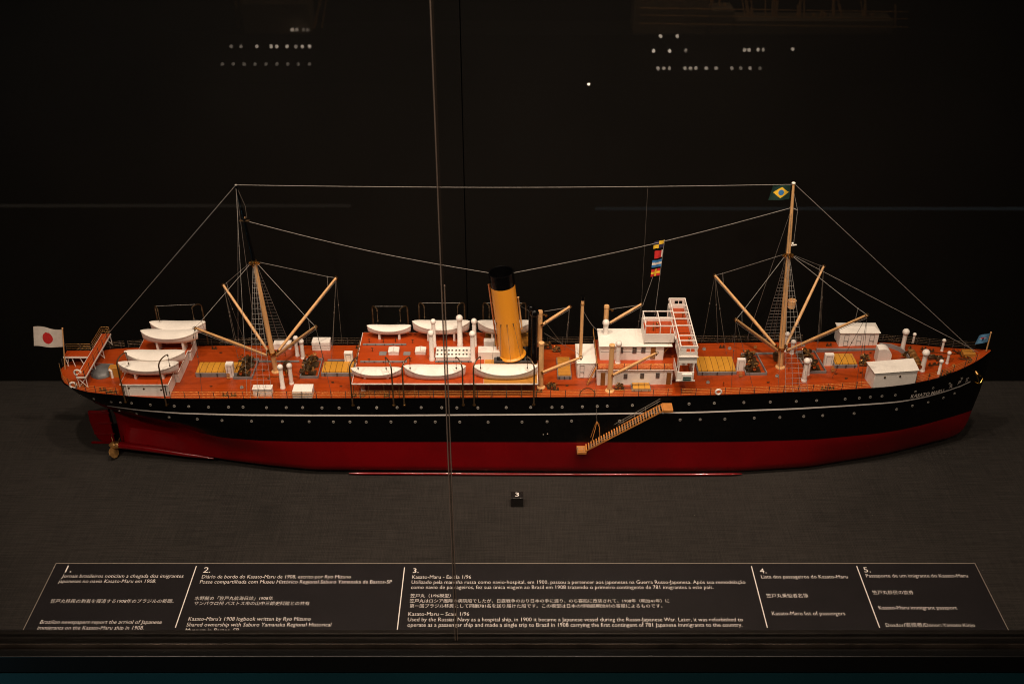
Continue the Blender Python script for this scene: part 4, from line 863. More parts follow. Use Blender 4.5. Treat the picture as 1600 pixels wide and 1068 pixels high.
# ==================================================================== bridge block
q = dk(934, 601.5); YL0 = q[1]; XB0 = dk(932.5, 601.5)[0]; XB1 = dk(1050, 601.5)[0]; ZP = onY(940, 577, YL0)[2]   # promenade level
lw = MB().box(XB0, XB1, YL0, -YL0, zd(.15) - .003, ZP - .0014).build('bridge_house', 'white', ship, bevel=.0003)
pd = MB().box(XB0 - .0012, XB1 + .012, YL0 - .0016, -YL0 + .0016, ZP - .0013, ZP - .0001).build('promenade_deck', 'white', ship, bevel=.0003)
MB().box(XB0 - .0006, XB1 + .0114, YL0 - .0010, -YL0 + .001, ZP, ZP + .0002).build('promenade_planking', 'roof', pd, smooth=False)
def front_window(o, px, py0, py1, w_, Y, m='window', name='window', fr='dgrey'):
    p = onY(px, py0, Y); q = onY(px, py1, Y); hw = w_ / 2
    f_ = MB().box(p[0] - hw - .0005, p[0] + hw + .0005, Y - .0005, Y - .00005, q[2] - .0005, p[2] + .0005).build(name, fr, o)
    MB().box(p[0] - hw, p[0] + hw, Y - .0008, Y - .00052, q[2], p[2]).build('pane' if m == 'window' else 'door_leaf', m, f_); return f_
def CR(x, y): return 820 + x / 3.814, 360 + y / 3.814
for x, a0, a1 in ((601, 855, 880), (700, 852, 878), (793, 850, 876)): front_window(lw, CR(x, 0)[0], CR(0, a0)[1], CR(0, a1)[1], .0046, YL0)
for x in (467, 860): front_window(lw, CR(x, 0)[0], CR(0, 848)[1], CR(0, 924)[1], .0056, YL0, 'door', 'door', 'door')
YU0 = onZ(945, 562.5, ZP)[1]; ZR = onY(945, 539.5, YU0)[2]; YR1 = onZ(935, 513, ZR)[1]; XU0 = onZ(937, 562.5, ZP)[0]; XU1 = onZ(1036, 562.5, ZP)[0]
uh = MB().box(XU0, XU1, YU0, YR1 - .002, ZP + .0001, ZR - .0015).build('officers_house', 'white', ship, bevel=.0003)
MB().box(XU0 - .0018, XU1 + .012, YU0 - .0022, YR1, ZR - .0014, ZR).build('roof', 'canvas', uh, bevel=.0003)
for x, a0, a1 in ((575, 698, 728), (655, 698, 728), (708, 696, 726)): front_window(uh, CR(x, 0)[0], CR(0, a0)[1], CR(0, a1)[1], .0050, YU0)
front_window(uh, CR(767, 0)[0], CR(0, 692)[1], CR(0, 762)[1], .0062, YU0, 'door', 'door', 'door')
z_ = onY(960, 549.5, YU0)[2]; mk('wall_seam', 'grey', uh, (XU0 + .001, XU1 - .012, YU0 - .0003, YU0 - .00002, z_ - .0002, z_ + .0002))
rail('railing', [(XB0 - .0006, YL0 - .001, ZP + .0003), (XB1 - .002, YL0 - .001, ZP + .0003)], .0098, 5, .0195, .00026)
rail('railing', [(XB0 - .0006, YL0 - .001, ZP + .0003), (XB0 - .0006, .06, ZP + .0003)], .0098, 4, .02, .00026)
def ladder(name, a_, b, w_, n, m='ladder', axis=(0, 1, 0), parent=ship, treads=True, rails=True):
    a_, b = Vector(a_), Vector(b); w = Vector(axis).normalized() * w_ / 2; g = MB()
    for s_ in (-1, 1): 
        u = Vector((0, 0, .0009)); g.hexa([a_ + w * s_ - u - w * .06, a_ + w * s_ - u + w * .06, b + w * s_ - u + w * .06, b + w * s_ - u - w * .06], [a_ + w * s_ + u - w * .06, a_ + w * s_ + u + w * .06, b + w * s_ + u + w * .06, b + w * s_ + u - w * .06])
    for i in range(n):
        c = a_.lerp(b, (i + .5) / n); dx = (b - a_); dx.z = 0; dx = dx.normalized() * .0010 if dx.length > 1e-5 else Vector((.001, 0, 0))
        g.hexa([c - w - dx, c + w - dx, c + w + dx, c - w + dx], [c - w - dx + Vector((0, 0, .0003)), c + w - dx + Vector((0, 0, .0003)), c + w + dx + Vector((0, 0, .0003)), c - w + dx + Vector((0, 0, .0003))])
    o = g.build(name, m, parent, smooth=False)
    if rails:
        for s_ in (-1, 1):
            h = Vector((0, 0, .0075)); MB().tube([a_ + w * s_, a_ + w * s_ + h, b + w * s_ + h, b + w * s_], .00025, 5).build('handrail', 'brass', o)
    return o
# ladder up to the flying bridge and ladder down from the promenade
pA = onZ(1029, 560, ZP); pB = onZ(1047, 531, ZR + .0055)
ladder('bridge_ladder', (pA[0], pA[1] + .002, ZP), (pA[0] + .020, pA[1] + .004, ZR + .004), .0075, 9)
pA = dk(917, 601); ladder('deck_ladder', pA, (XB0 - .0015, YL0 + .006, ZP), .006, 8)
# small curved house abaft the bridge and the tall slim post
cu, d = hbox('winch_house', 901, 930, 591, 568, 538, 'white', bevel=.0022)
mk('roof', 'canvas', cu, (d[0] - .0008, d[1] + .0008, d[2] - .0008, d[3] + .0008, d[5] + .0001, d[5] + .0010), bevel=.0004)
panel_door(cu, d[0] + .0075, d[2] - .0001, d[4] + .003, d[5] - .003, .0060)
pp = onZ(907, 557, d[5] + .001); tz = onY(907, 463, pp[1])[2]
tp = MB().tube([pp, (pp[0], pp[1], tz - .006)], [.0025, .0023], 12).build('signal_post', 'tan', ship); MB().tube([(pp[0], pp[1], tz - .0058), (pp[0], pp[1], tz)], [.0028, .0026], 12).build('post_cap', 'black', tp)
MB().torus((pp[0], pp[1], tz - .012), .0029, .0006, 'z', 14, 6).build('post_band', 'brass', tp)
# ---- flying bridge: a white framed gallery from side to side
def solve2(rn, rf):
    z = .2
    for _ in range(40):
        yn = onZ(0, rn, z)[1]; yf = onZ(0, rf, z)[1]; z += (yn + yf) * .35
    return z, yf
ZT, YW = solve2(541, 466)                       # top frame
XW0, XW1 = onZ(1063.5, 541, ZT)[0], onZ(1090.5, 541, ZT)[0]
ZFl = onY(1075, 556.5, -YW)[2]                  # flying bridge floor
ZLo = onY(1075, 568, -YW)[2]                    # bottom of the apron
ZW1 = onY(1075, 580.5, -YW)[2]; ZW0 = onY(1075, 593.5, -YW)[2]   # lower wing
fbr = MB().box(XW0, XW1, -YW, YW, ZFl - .0012, ZFl - .0002).build('flying_bridge', 'white', ship)
MB().box(XW0 + .001, XW1 - .001, -YW + .001, YW - .001, ZFl - .0001, ZFl + .0002).build('bridge_planking', 'roof', fbr, smooth=False)
bh = ZFl + (ZT - ZFl) * .40
g = MB()
# forward bulwark, aft bulwark (with the opening to the chart house), end panels with windows
g.box(XW1 - .0007, XW1, -YW, YW, ZFl - .012, bh)
EX0, EX1 = onZ(1011.5, 524, ZT)[0], XW0
g.box(XW0, XW0 + .0007, -YW, -.024, ZLo, bh).box(XW0, XW0 + .0007, .030, YW, ZLo, bh)
for s_ in (-1, 1):
    y0, y1 = (-YW - .0002, -YW + .0006) if s_ < 0 else (YW - .0006, YW + .0002)
    zz = [ZFl, ZFl + (ZT - ZFl) * .42, ZFl + (ZT - ZFl) * .76, ZT]
    g.box(XW0 - .001, XW1 + .001, y0, y1, ZFl - .0115, zz[1]).box(XW0 - .001, XW1 + .001, y0, y1, zz[2], zz[3])
    W_ = XW1 - XW0
    for f0, f1 in ((0, .36), (.58, .63), (.84, 1)): g.box(XW0 + W_ * f0, XW0 + W_ * f1, y0, y1, zz[1], zz[2])
g.build('bulwark', 'white', fbr, bevel=.0002)
mk('bridge_ledge', 'white', fbr, (XW0 - .002, XW1 + .002, -YW - .0018, -YW - .0003, ZFl - .0010, ZFl + .0004))
g = MB(); rb = .0007
for x_ in (XW0 + rb, XW1 - rb): g.box(x_ - rb, x_ + rb, -YW, YW, ZT - rb, ZT + rb)
for t_ in (0, .115, .215, .42, .56, .69, .84, 1): yy = -YW + 2 * YW * t_; g.box(XW0, XW1, yy - rb, yy + rb, ZT - rb * .9, ZT + rb * .9)
for t_ in (0, .115, .215, .33, .42, .56, .69, .84, 1):
    yy = -YW + 2 * YW * t_
    for x_ in (XW0 + rb, XW1 - rb): g.box(x_ - rb * .8, x_ + rb * .8, yy - rb * .8, yy + rb * .8, ZFl, ZT)
g.build('awning_frame', 'white', fbr, smooth=False)
# aft platform (wheel and chart table)
EYn, EYf = -.020, .028
EYn = onZ(1030, 509, ZT)[1]; EYf = onZ(1020, 486, ZT)[1]
g = MB().box(EX0, XW0 - .0002, EYn, EYf, ZR + .0035, ZFl - .0014).build('chart_platform', 'white', fbr, bevel=.0003)
MB().box(EX0 + .001, XW0 - .0004, EYn + .001, EYf - .001, ZFl - .0013, ZFl + .0001).build('bridge_planking', 'roof', fbr, smooth=False)
MB().box(EX0 - .0006, EX0, EYn - .0006, EYf + .0006, ZR + .0005, bh - .001).box(EX0, XW0, EYn - .0006, EYn, ZR + .0035, bh - .003).box(EX0, XW0, EYf, EYf + .0006, ZR + .0035, bh).build('bulwark', 'white', fbr, bevel=.0002)
g = MB()
for yy in (EYn, (EYn + EYf) / 2, EYf): g.box(EX0, XW0, yy - rb, yy + rb, ZT - rb, ZT + rb)
for x_ in (EX0 + rb, (EX0 + XW0) / 2): g.box(x_ - rb * .8, x_ + rb * .8, EYn, EYf, ZT - rb * .9, ZT + rb * .9)
for yy in (EYn, EYf):
    for x_ in (EX0 + rb, (EX0 + XW0) / 2, EX0 + (XW0 - EX0) * .85): g.box(x_ - rb * .8, x_ + rb * .8, yy - rb * .8, yy + rb * .8, ZFl, ZT)
g.build('awning_frame', 'white', fbr, smooth=False)
ym = (EYn + EYf) / 2
MB().torus((EX0 + .014, ym - .006, ZFl + .006), .0048, .0006, 'x', 18, 6).tube([(EX0 + .014, ym - .006, ZFl), (EX0 + .014, ym - .006, ZFl + .006)], .0009, 8).build('steering_wheel', 'door', fbr)
MB().tube([(EX0 + .020, ym, ZFl), (EX0 + .020, ym, ZFl + .007)], .0018, 10).ball((EX0 + .020, ym, ZFl + .008), .0020, 10).build('binnacle', 'brass', fbr)
for yy in (.035, -.035): MB().tube([(XW1 - .007, yy, ZFl), (XW1 - .007, yy, ZFl + .0085)], .0010, 8).ball((XW1 - .007, yy, ZFl + .0095), .0017, 10).build('engine_telegraph', 'brass', fbr)
MB().box(EX0 + .0015, EX0 + .0065, EYf - .006, EYf - .001, ZFl, ZFl + .006).build('chart_table', 'white', fbr)
# lower wings under it
wg = MB()
for s_ in (-1,):
    wg.box(XW0 - .001, XW1 - .002, -YW - .0008, -YW, ZW0, ZW1).box(XW0 - .0016, XW0 - .001, -YW, -.030, ZW0, ZW1).box(XW1 - .002, XW1 - .0014, -YW, -.030, ZW0, ZW1)
    wg.box(XW0 - .001, XW1 - .002, -YW, -.030, ZW0 - .0008, ZW0)
wo = wg.build('bridge_wing', 'white', ship, bevel=.0002)
MB().box(XW0, XW1 - .003, -YW + .001, -.030, ZW0 + .0001, ZW0 + .0006).build('wing_planking', 'roof', wo, smooth=False)
MB().box(XW0 - .0025, XW1 + .0005, -YW - .0015, -YW - .0009, ZW0 - .0014, ZW0 + .0008).build('wing_ledge', 'white', wo)
g = MB()
for x_ in (XW0 + .0005, XW1 - .0028):
    for yy in (-YW + .001, -.055): g.box(x_ - .0008, x_ + .0008, yy - .0008, yy + .0008, ZW1 - .001, ZFl - .0014)
g.build('wing_pillars', 'white', wo)
xs0 = onY(1065, 590, -YW)[0]; xs1 = onY(1080, 590, -YW)[0]
sb = mk('sidelight_box', 'white', wo, (xs0, xs1, -YW - .0042, -YW - .0010, ZW0 + .0012, ZW1 - .0022))
zz0 = ZW0 + .0012
for k_ in (0, 1): mk('sidelight_slot', 'slot', sb, (xs0 + .0012, xs1 - .0012, -YW - .0046, -YW - .0043, zz0 + .0012 + k_ * .0036, zz0 + .0036 + k_ * .0036))
MB().box(XB1 + .0003, XW1 - .004, YL0 + .012, -YL0 - .012, zd(.24) - .002, ZW0 - .0012).build('bridge_front_house', 'white', ship, bevel=.0003)
# rear cowls by the bridge
cowl(965, 567, 967, 535.5, .0036, base=ZP, face=(.95, .2, .1)); 
p = onZ(946, 520, ZP); cowl(945, 541, 946.5, 502.5, .0040, base=ZP + .004, face=(.95, .2, .1))
# ==================================================================== king posts and their derricks
def spar(name, a_, b, r0, r1, m='tan', par=ship, n=10): return MB().tube([a_, Vector(a_).lerp(Vector(b), .5), b], [r0, max(r0, r1) * .98, r1], n).build(name, m, par)
def kingpost(px, py, ty, r, Yf=None):
    p = dk(px, py); zt_ = onY(px, ty, p[1])[2]
    o = MB().tube([p, (p[0], p[1], zt_ - .004)], [r * 1.05, r], 16).build('king_post', 'tan', ship)
    MB().tube([(p[0], p[1], p[2]), (p[0], p[1], p[2] + .0012), (p[0], p[1], p[2] + .0026)], [r * 1.9, r * 1.8, r * 1.05], 18).build('post_flange', 'tan', o)
    MB().tube([(p[0], p[1], zt_ - .004), (p[0], p[1], zt_ - .0032), (p[0], p[1], zt_ - .0008), (p[0], p[1], zt_)], [r, r * 1.18, r * 1.18, r * .8], 16).build('post_cap', 'tan', o)
    return Vector(p), zt_
def tackle(a_, b, name='cargo_tackle', par=ship, r=.0003):
    """rope fall with a block near its upper third"""
    a_, b = Vector(a_), Vector(b); g = MB().tube([a_, b], r, 5); c = a_.lerp(b, .42); g.ball(c, .0012, 8, 0, (.8, .8, 1.6)); g.ball(a_, .0012, 8)
    return g.build(name, 'ropedark', par)
k1_, zk1 = kingpost(845, 604.5, 534, .0036); MIR = lambda v: Vector((v[0], -v[1], v[2]))
def kfar(k_, zt_, r, px_top, py_top):
    p = MIR(k_); o = MB().tube([p, (p.x, p.y, zt_ - .004)], [r * 1.05, r], 16).build('king_post', 'tan', ship)
    MB().tube([(p.x, p.y, p.z), (p.x, p.y, p.z + .0026)], [r * 1.9, r * 1.05], 18).build('post_flange', 'tan', o); MB().tube([(p.x, p.y, zt_ - .004), (p.x, p.y, zt_ - .0032), (p.x, p.y, zt_)], [r, r * 1.18, r], 16).build('post_cap', 'tan', o)
    return p
k1f = kfar(k1_, zk1, .0036, 843, 490)
k2_, zk2 = kingpost(952.5, 610, 537.5, .0036); k2f = kfar(k2_, zk2, .0036, 941, 482)
def boom(foot, tip, r=.0024, par=ship, lift=None, guys=(), rd_=.0016):
    o = MB().tube([foot, Vector(foot).lerp(Vector(tip), .35), tip], [r * .8, r, r * .7], 10).build('derrick_boom', 'tan', par)
    MB().ball(foot, r * 1.1, 8).build('gooseneck', 'brass', o); MB().torus(tuple(tip), r, .0005, 'y', 12, 5).ball(Vector(tip) - Vector((0, 0, .003)), .0015, 8, 0, (.8, .8, 1.4)).build('boom_block', 'brass', o)
    f, t_ = Vector(foot), Vector(tip); MB().tube([f + Vector((0, -.001, -.003)), t_ + Vector((0, -.001, -.004))], .0003, 5).build('runner_rope', 'rope', o)
    if lift is not None:
        l = Vector(lift); m_ = t_.lerp(l, .12) + Vector((0, 0, -.001)); MB().tube([t_, m_, l], .00032, 5).tube([m_, f.lerp(t_, .86)], .0003, 5).ball(m_, .0008, 6).build('topping_lift', 'rope', o)
    for g_ in guys: tackle(t_, g_, 'guy_tackle', o)
    return o
def tipY(px, py, Y): return Vector(onY(px, py, Y))
t1 = tipY(908, 558, -.0715); t1f = tipY(890, 479, .0715)
boom((k1_.x + .002, k1_.y - .004, onY(855, 579, k1_.y)[2]), tipY(908, 558, k1_.y - .012), lift=None, guys=())
boom((k1f.x + .003, k1f.y - .004, zk1 - .022), t1f * 1.0, lift=(k1f.x + .006, k1f.y, zk1 - .001), guys=((t1f.x - .006, t1f.y - .015, zd(.1)), (t1f.x - .002, t1f.y + .002, zd(.1))))
t2f = tipY(1002, 475, .068)
boom((k2_.x + .003, k2_.y - .003, onY(963, 584, k2_.y)[2]), tipY(1026, 551, k2_.y - .012))
boom((k2f.x + .005, k2f.y - .002, zk2 - .030), t2f, lift=(k2f.x + .008, k2f.y, zk2 - .006), guys=((t2f.x - .004, .07, zd(.2)),))
for k_, zt_ in ((k1f, zk1), (k2f, zk2)): MB().tube([(k_.x, k_.y, zt_ - .007), (k_.x + .008, k_.y, zt_ - .007)], .0011, 8).ball((k_.x + .009, k_.y, zt_ - .008), .0022, 8).build('post_bracket', 'brass', ship)
for q in ((862, 606), (968, 607), (856, 543)): p = dk(*q); winch((p[0], p[1], p[2]), .8, ship, 0)
# thin fuel/antenna leads round the posts
wire(tipY(907, 476, pp[1]), tipY(936, 518, .0), 'signal_wire', sag=.006)
for a_, b in (((850, 500, .04), (880, 540, .05)), ((850, 520, .04), (905, 553, .0)), ((845, 497, .04), (800, 470, .0))): wire(tipY(*a_), tipY(*b), 'stay_wire', m='ropedark')
# hooped pipe at the side rail
p = dk(918, 620); MB().tube([(p[0] + .014 * math.cos(t_) * .8, p[1] + .004, p[2] + .013 * math.sin(t_)) for t_ in np.linspace(0, math.pi, 12)], .0007, 6).build('gangway_davit', 'bronze', ship)
# ==================================================================== masts
def mast(xb, yb_, lowtop, toptop, r, topmat, side):
    b0 = Vector(onY(xb, yb_, 0)); b0.z = zd(b0.x); l = Vector(onY(*lowtop, 0)); t_ = Vector(onY(*toptop, 0))
    o = MB().tube([b0, b0.lerp(l, .5), l], [r, r * .95, r * .72], 16).build('mast', 'tan', ship)
    MB().tube([b0, b0 + Vector((0, 0, .0015)), b0 + Vector((0, 0, .0025))], [r * 1.8, r * 1.7, r * 1.05], 18).build('mast_coat', 'tan', o)
    return o, b0, l, t_
ma, ab, al, at_ = mast(431, 578, (397, 408), (368.5, 289), .0038, 'black', 1)
mf, fb0, fl_, ftp = mast(1219, 572.5, (1232, 396), (1240, 286), .0042, 'tan', 1)
MB().tube([al + Vector((0, 0, -.004)), al.lerp(at_, .5), at_], [.0027, .0022, .0013], 12).build('topmast', 'black', ma); MB().ball(at_, .0018, 10, 0, (1, 1, .6)).build('mast_truck', 'steel', ma)
MB().tube([fl_ + Vector((0, 0, -.004)), fl_.lerp(ftp, .5), ftp], [.0032, .0025, .0016], 12).build('topmast', 'tan', mf); MB().ball(ftp, .0028, 12, 0, (1, 1, .55)).build('mast_truck', 'canvas', mf)
def masthead(l, o, b0):
    g = MB().tube([l + Vector((0, 0, -.003)), l + Vector((0, 0, .0015))], .0040, 14)
    g.tube([l + Vector((-.0065, 0, -.0015)), l + Vector((.0065, 0, -.0015))], .0011, 8).tube([l + Vector((0, -.0075, -.001)), l + Vector((0, .0075, -.001))], .0011, 8)
    for dx, dy in ((-.0068, 0), (.0068, 0), (0, -.0078), (0, .0078), (-.005, -.003), (.005, -.003)): g.ball(l + Vector((dx, dy, -.003)), .0019, 8)
    g.build('masthead_band', 'brass', o)
    gz = b0.lerp(l, .175); MB().tube([gz + Vector((-.0085, 0, 0)), gz + Vector((.0085, 0, 0))], .0016, 8).tube([gz + Vector((0, -.009, 0)), gz + Vector((0, .009, 0))], .0016, 8).tube([gz + Vector((0, 0, -.002)), gz + Vector((0, 0, .002))], .0055, 14).build('derrick_table', 'brass', o)
    return gz
ga = masthead(al, ma, ab); gf = masthead(fl_, mf, fb0)
# aft derricks
for tip, ox, guys in (((304, 512, -.069), -1, ((300, 545, .03), (316, 617, -.07))), ((349, 445, .069), -1, ((372, 545, .045), (382, 533, .07), (372, 560, .03))),
                      ((493, 510, -.074), 1, ((519, 620, -.07), (508, 570, -.02))), ((525, 434, .074), 1, ((520, 540, .055), (534, 533, .072), (518, 563, 0)))):
    t_ = tipY(*tip); s_ = -1 if tip[2] < 0 else 1
    boom((ga.x + ox * .0075, s_ * .006, ga.z), t_, lift=(al.x + ox * .0055, s_ * .003, al.z - .003), guys=[tuple(dk(g_[0], g_[1])) for g_ in guys], par=ship)
for tip, ox, guys in (((1150, 499, -.0665), -1, ((1142, 612, 0), (1178, 612, 0), (1150, 560, 0))), ((1117, 430, .0665), -1, ((1098, 533, 0), (1135, 553, 0), (1122, 538, 0))),
                      ((1355, 492, -.0815), 1, ((1337, 606, 0), (1300, 590, 0), (1346, 603, 0))), ((1287, 416, .0815), 1, ((1282, 530, 0), (1276, 548, 0), (1279, 536, 0)))):
    t_ = tipY(*tip); s_ = -1 if tip[2] < 0 else 1
    boom((gf.x + ox * .0075, s_ * .006, gf.z), t_, lift=(fl_.x + ox * .0055, s_ * .003, fl_.z - .003), guys=[tuple(dk(g_[0], g_[1])) for g_ in guys], par=ship)
# shrouds with ratlines
def shroud(top, xs_, s_, n=25, f0=.06):
    P = [Vector((x, s_ * (hb(x, zd(x)) - .0005), zd(x) + .002)) for x in xs_]; T = [Vector(top) + Vector(((i - (len(xs_) - 1) / 2) * .0009, s_ * .003, 0)) for i in range(len(xs_))]
    g = MB()
    for a_, b in zip(T, P): g.tube([a_, b], .00026, 5)
    for k_ in range(n):
        f = f0 + (.97 - f0) * k_ / (n - 1); g.tube([t_.lerp(b, f) for t_, b in zip(T, P)], .00022, 4, 0)
    for b in P: g.ball(b + Vector((0, 0, .002)), .0009, 6)
    return g.build('shrouds', 'rope', ship)
shroud(al + Vector((0, 0, -.003)), [dk(x, 618)[0] for x in (394, 405, 416, 428)], -1); shroud(al + Vector((0, 0, -.003)), [onY(x, 531, .0735)[0] for x in (409, 423, 437, 452)], 1)
shroud(fl_ + Vector((0, 0, -.003)), [dk(x, 613)[0] for x in (1226, 1238, 1250, 1262)], -1); shroud(fl_ + Vector((0, 0, -.003)), [onY(x, 527, .0725)[0] for x in (1190, 1200, 1209, 1218)], 1)
# stays
R_ = .00036
wire(at_, ftp + Vector((0, 0, -.002)), 'triatic_stay', R_, sag=.004, n=20)
fl1 = fb.lerp(ft, .985) + Vector((-.018, 0, 0)); fl2 = fb.lerp(ft, .985) + Vector((.018, 0, 0))
xh = al.lerp(at_, .545); wire(xh, fl1, 'funnel_stay', R_, sag=.006, n=14); fm = fl_.lerp(ftp, .66); wire(fm, fl2, 'funnel_stay', R_, sag=.006, n=14)
wire(at_, dk(150, 543) , 'backstay', R_); wire(ftp, (.690, 0, zd(.69) + .004), 'forestay', R_); wire(fl_, (.694, 0, zd(.694) + .004), 'forestay', R_)
wire(at_, dk(386, 617), 'backstay', .0003); wire(at_ + Vector((0, 0, -.02)), dk(372, 538), 'backstay', .0003); wire(at_ + Vector((0, 0, -.004)), onY(400, 531, .072), 'backstay', .0003)
wire(fm, onY(1167, 530, .072), 'backstay', .0003); wire(fm, dk(1215, 612), 'backstay', .0003, m='ropedark'); wire(fm, onY(1207, 530, .072), 'backstay', .0003, m='ropedark')
wire(onY(1012, 294, 0), onY(1001, 500, .0), 'aerial_lead', .0002, m='ropedark')
wire(dk(1300, 540), onY(1357, 466, 0), 'pennant_line', .0001) if False else None
# crosstree, lamps and crow's nest
c = xh; MB().box(c.x - .007, c.x + .007, c.y - .002, c.y + .002, c.z - .0008, c.z).ball(c + Vector((.001, 0, .004)), .0022, 10).build('masthead_lamp', 'bronze', ma)
MB().tube([at_ + Vector((.001, 0, -.004)), c + Vector((.004, 0, .022)), c + Vector((.004, 0, .004))], .0003, 5).build('halyard', 'ropedark', ma)
c = fl_.lerp(ftp, .12); MB().tube([c + Vector((.002, 0, 0)), c + Vector((.0105, 0, .0008))], [.0015, .0009], 8).ball(c + Vector((.0045, 0, .003)), .0018, 10).build('masthead_lamp', 'canvas', mf)
MB().tube([ftp + Vector((.001, 0, -.010)), fm + Vector((.0085, 0, -.004)), fl_ + Vector((.005, 0, .018))], .0003, 5).tube([fm, fm + Vector((.0085, 0, -.004))], .0006, 6).build('halyard', 'rope', mf)
cn = onY(1235, 473, 0); g = MB(); n = 18; c = Vector((cn[0] + .0015, -.003, cn[2] - .006)); 
g.tube([c, c + Vector((0, 0, .0002)), c + Vector((0, 0, .012))], [.0048, .0052, .0056], n, caps=False); g.tube([c + Vector((0, 0, .0119)), c + Vector((0, 0, .0015)), c + Vector((0, 0, .0010))], [.0050, .0046, .0002], n, caps=False); g.torus(c + Vector((0, 0, .012)), .0054, .0005, 'z', n, 6)
g.build('crows_nest', 'tan', mf)
# rope coils, eyebolts and cleats scattered where the tackles come down
rc = random.Random(11)
for px, py in ((412, 580), (420, 592), (446, 556), (482, 602), (520, 598), (533, 604), (378, 606), (330, 604), (345, 552), (385, 549), (418, 552), (492, 554), (1106, 598), (1130, 603), (1200, 598), (1214, 588), (1232, 580), (1246, 600), (1306, 585), (1322, 592), (1347, 558), (1358, 571), (1345, 583), (1100, 546), (1140, 545), (1180, 543), (1255, 540), (1281, 563), (886, 603), (876, 553), (1360, 552), (1400, 579), (1406, 572), (1443, 561), (1452, 588), (1490, 572), (1505, 561), (1512, 568)):
    p = dk(px, py); g = MB(); k_ = rc.random()
    if k_ < .4:
        for i in range(3): g.torus((p[0], p[1], p[2] + .0007 + i * .0009), .0024 - i * .0003, .0005, 'z', 14, 5)
        g.build('rope_coil', 'rope' if k_ < .2 else 'ladder', ship)
    elif k_ < .75: g.box(p[0] - .0016, p[0] + .0016, p[1] - .0005, p[1] + .0005, p[2], p[2] + .0006).tube([p + [0, 0, .0005], p + [0, 0, .002]], .0005, 6).tube([p + [-.0022, 0, .002], p + [.0022, 0, .002]], .0005, 6).build('deck_cleat', 'bronze', ship)
    else: g.tube([p, p + [0, 0, .0055]], .0007, 8).ball(p + [0, 0, .006], .0012, 8).build('deck_post', 'brass', ship)
for px, py in ((870, 548), (882, 575), (1352, 561), (1349, 570)): p = dk(px, py); winch((p[0], p[1], p[2]), .75, ship, 0)
# small winch drums and hose reels by the masts
for px, py, m_ in ((449, 578, 'bronze'), (1213, 563, 'bronze')):
    p = dk(px, py); MB().tube([(p[0] , p[1] - .004, p[2] + .0085), (p[0], p[1] + .004, p[2] + .0085)], .0062, 16).torus((p[0], p[1] - .004, p[2] + .0085), .0062, .0008, 'y', 18, 6).box(p[0] - .003, p[0] + .003, p[1] - .003, p[1] + .003, p[2], p[2] + .004).build('hose_reel', m_, ship)
p = dk(449, 590); MB().tube([(p[0], p[1], p[2]), (p[0], p[1], p[2] + .009)], [.0022, .0026], 10).ball((p[0], p[1], p[2] + .011), .0024, 10).build('deck_valve', 'brass', ship)
for px, py in ((357, 592), (1157.5, 589), (1301.5, 581)):
    p = dk(px, py); ladder('hatch_ladder', p, (p[0] - .0005, p[1] + .004, p[2] + .0085), .0042, 4, axis=(1, 0, 0), rails=False)
# ==================================================================== flags aloft
flag('mast_flag', [Vector(yz(1208, 290)), Vector(yz(1236, 288)), Vector(yz(1233.5, 311)), Vector(yz(1200.5, 313.5))], ['flaggreen', 'flagyellow', 'blue'], mf, 64, 48, .0014,
     lambda u, v: (2 if ((u - .53) * 1.35) ** 2 + (v - .50) ** 2 < .034 else 1) if abs(u - .53) / .40 + abs(v - .50) / .37 < 1 else 0, label='green flag with yellow diamond and blue disc')
def sig(x0, y0, x1, y1, x2, y2, x3, y3, cols, paint, ph): flag('signal_flag', [yz(x0, y0), yz(x1, y1), yz(x2, y2), yz(x3, y3)], cols, ship, 20, 20, .0006, paint, ph=ph)
sig(1021.5, 378, 1038.5, 374.5, 1037, 385.5, 1021, 389, ['flagdark', 'flagyellow'], lambda u, v: 1 if (u > .5) == (v < .5) else 0, 0)
sig(1023, 392.5, 1036, 390, 1034.5, 401, 1022.5, 404.5, ['red2', 'flagwhite'], lambda u, v: 1 if u > .86 else 0, 1)
sig(1019.5, 407, 1034.5, 404.5, 1033, 416, 1018, 418, ['blue', 'flagwhite'], lambda u, v: 1 if .36 < v < .66 else 0, 2)
sig(1018, 421, 1031.5, 419, 1030.5, 430, 1016.5, 432, ['red2', 'flagyellow'], lambda u, v: 1 if abs(u - .5) < .11 or abs(v - .5) < .13 else 0, 3)
wire(yz(1038.5, 374), yz(1031, 431), 'signal_halyard', .0003); wire(yz(1031, 431), yz(1023, 492), 'signal_halyard', .0003); wire(yz(1020.5, 431), yz(1004, 478, .0), 'signal_halyard', .0003)
# ==================================================================== accommodation ladder on the side
A0 = hit(1036, 632, .008); B0 = hit(914, 700, .008)
A0 = Vector((A0[0], A0[1], A0[2])); B0 = Vector((B0[0], B0[1], B0[2])); off = Vector((0, -.006, 0)); 
yn, yf_ = min(A0.y, B0.y) - .007, max(A0.y, B0.y) + .004
al_ = MB(); u = Vector((0, 0, .0030))
for yy in (yn, yf_ - .0008): al_.hexa([(B0.x, yy, B0.z - .0016), (A0.x, yy, A0.z - .0016), (A0.x, yy + .0007, A0.z - .0016), (B0.x, yy + .0007, B0.z - .0016)], [(B0.x, yy, B0.z + .0005), (A0.x, yy, A0.z + .0005), (A0.x, yy + .0007, A0.z + .0005), (B0.x, yy + .0007, B0.z + .0005)])
N_ = 30
for i in range(N_):
    c = B0.lerp(A0, (i + .5) / N_); al_.box(c.x - .0009, c.x + .0009, yn + .0008, yf_ - .0009, c.z - .0003, c.z + .0006)
ag = al_.build('accommodation_ladder', 'ladder', ship, smooth=False)
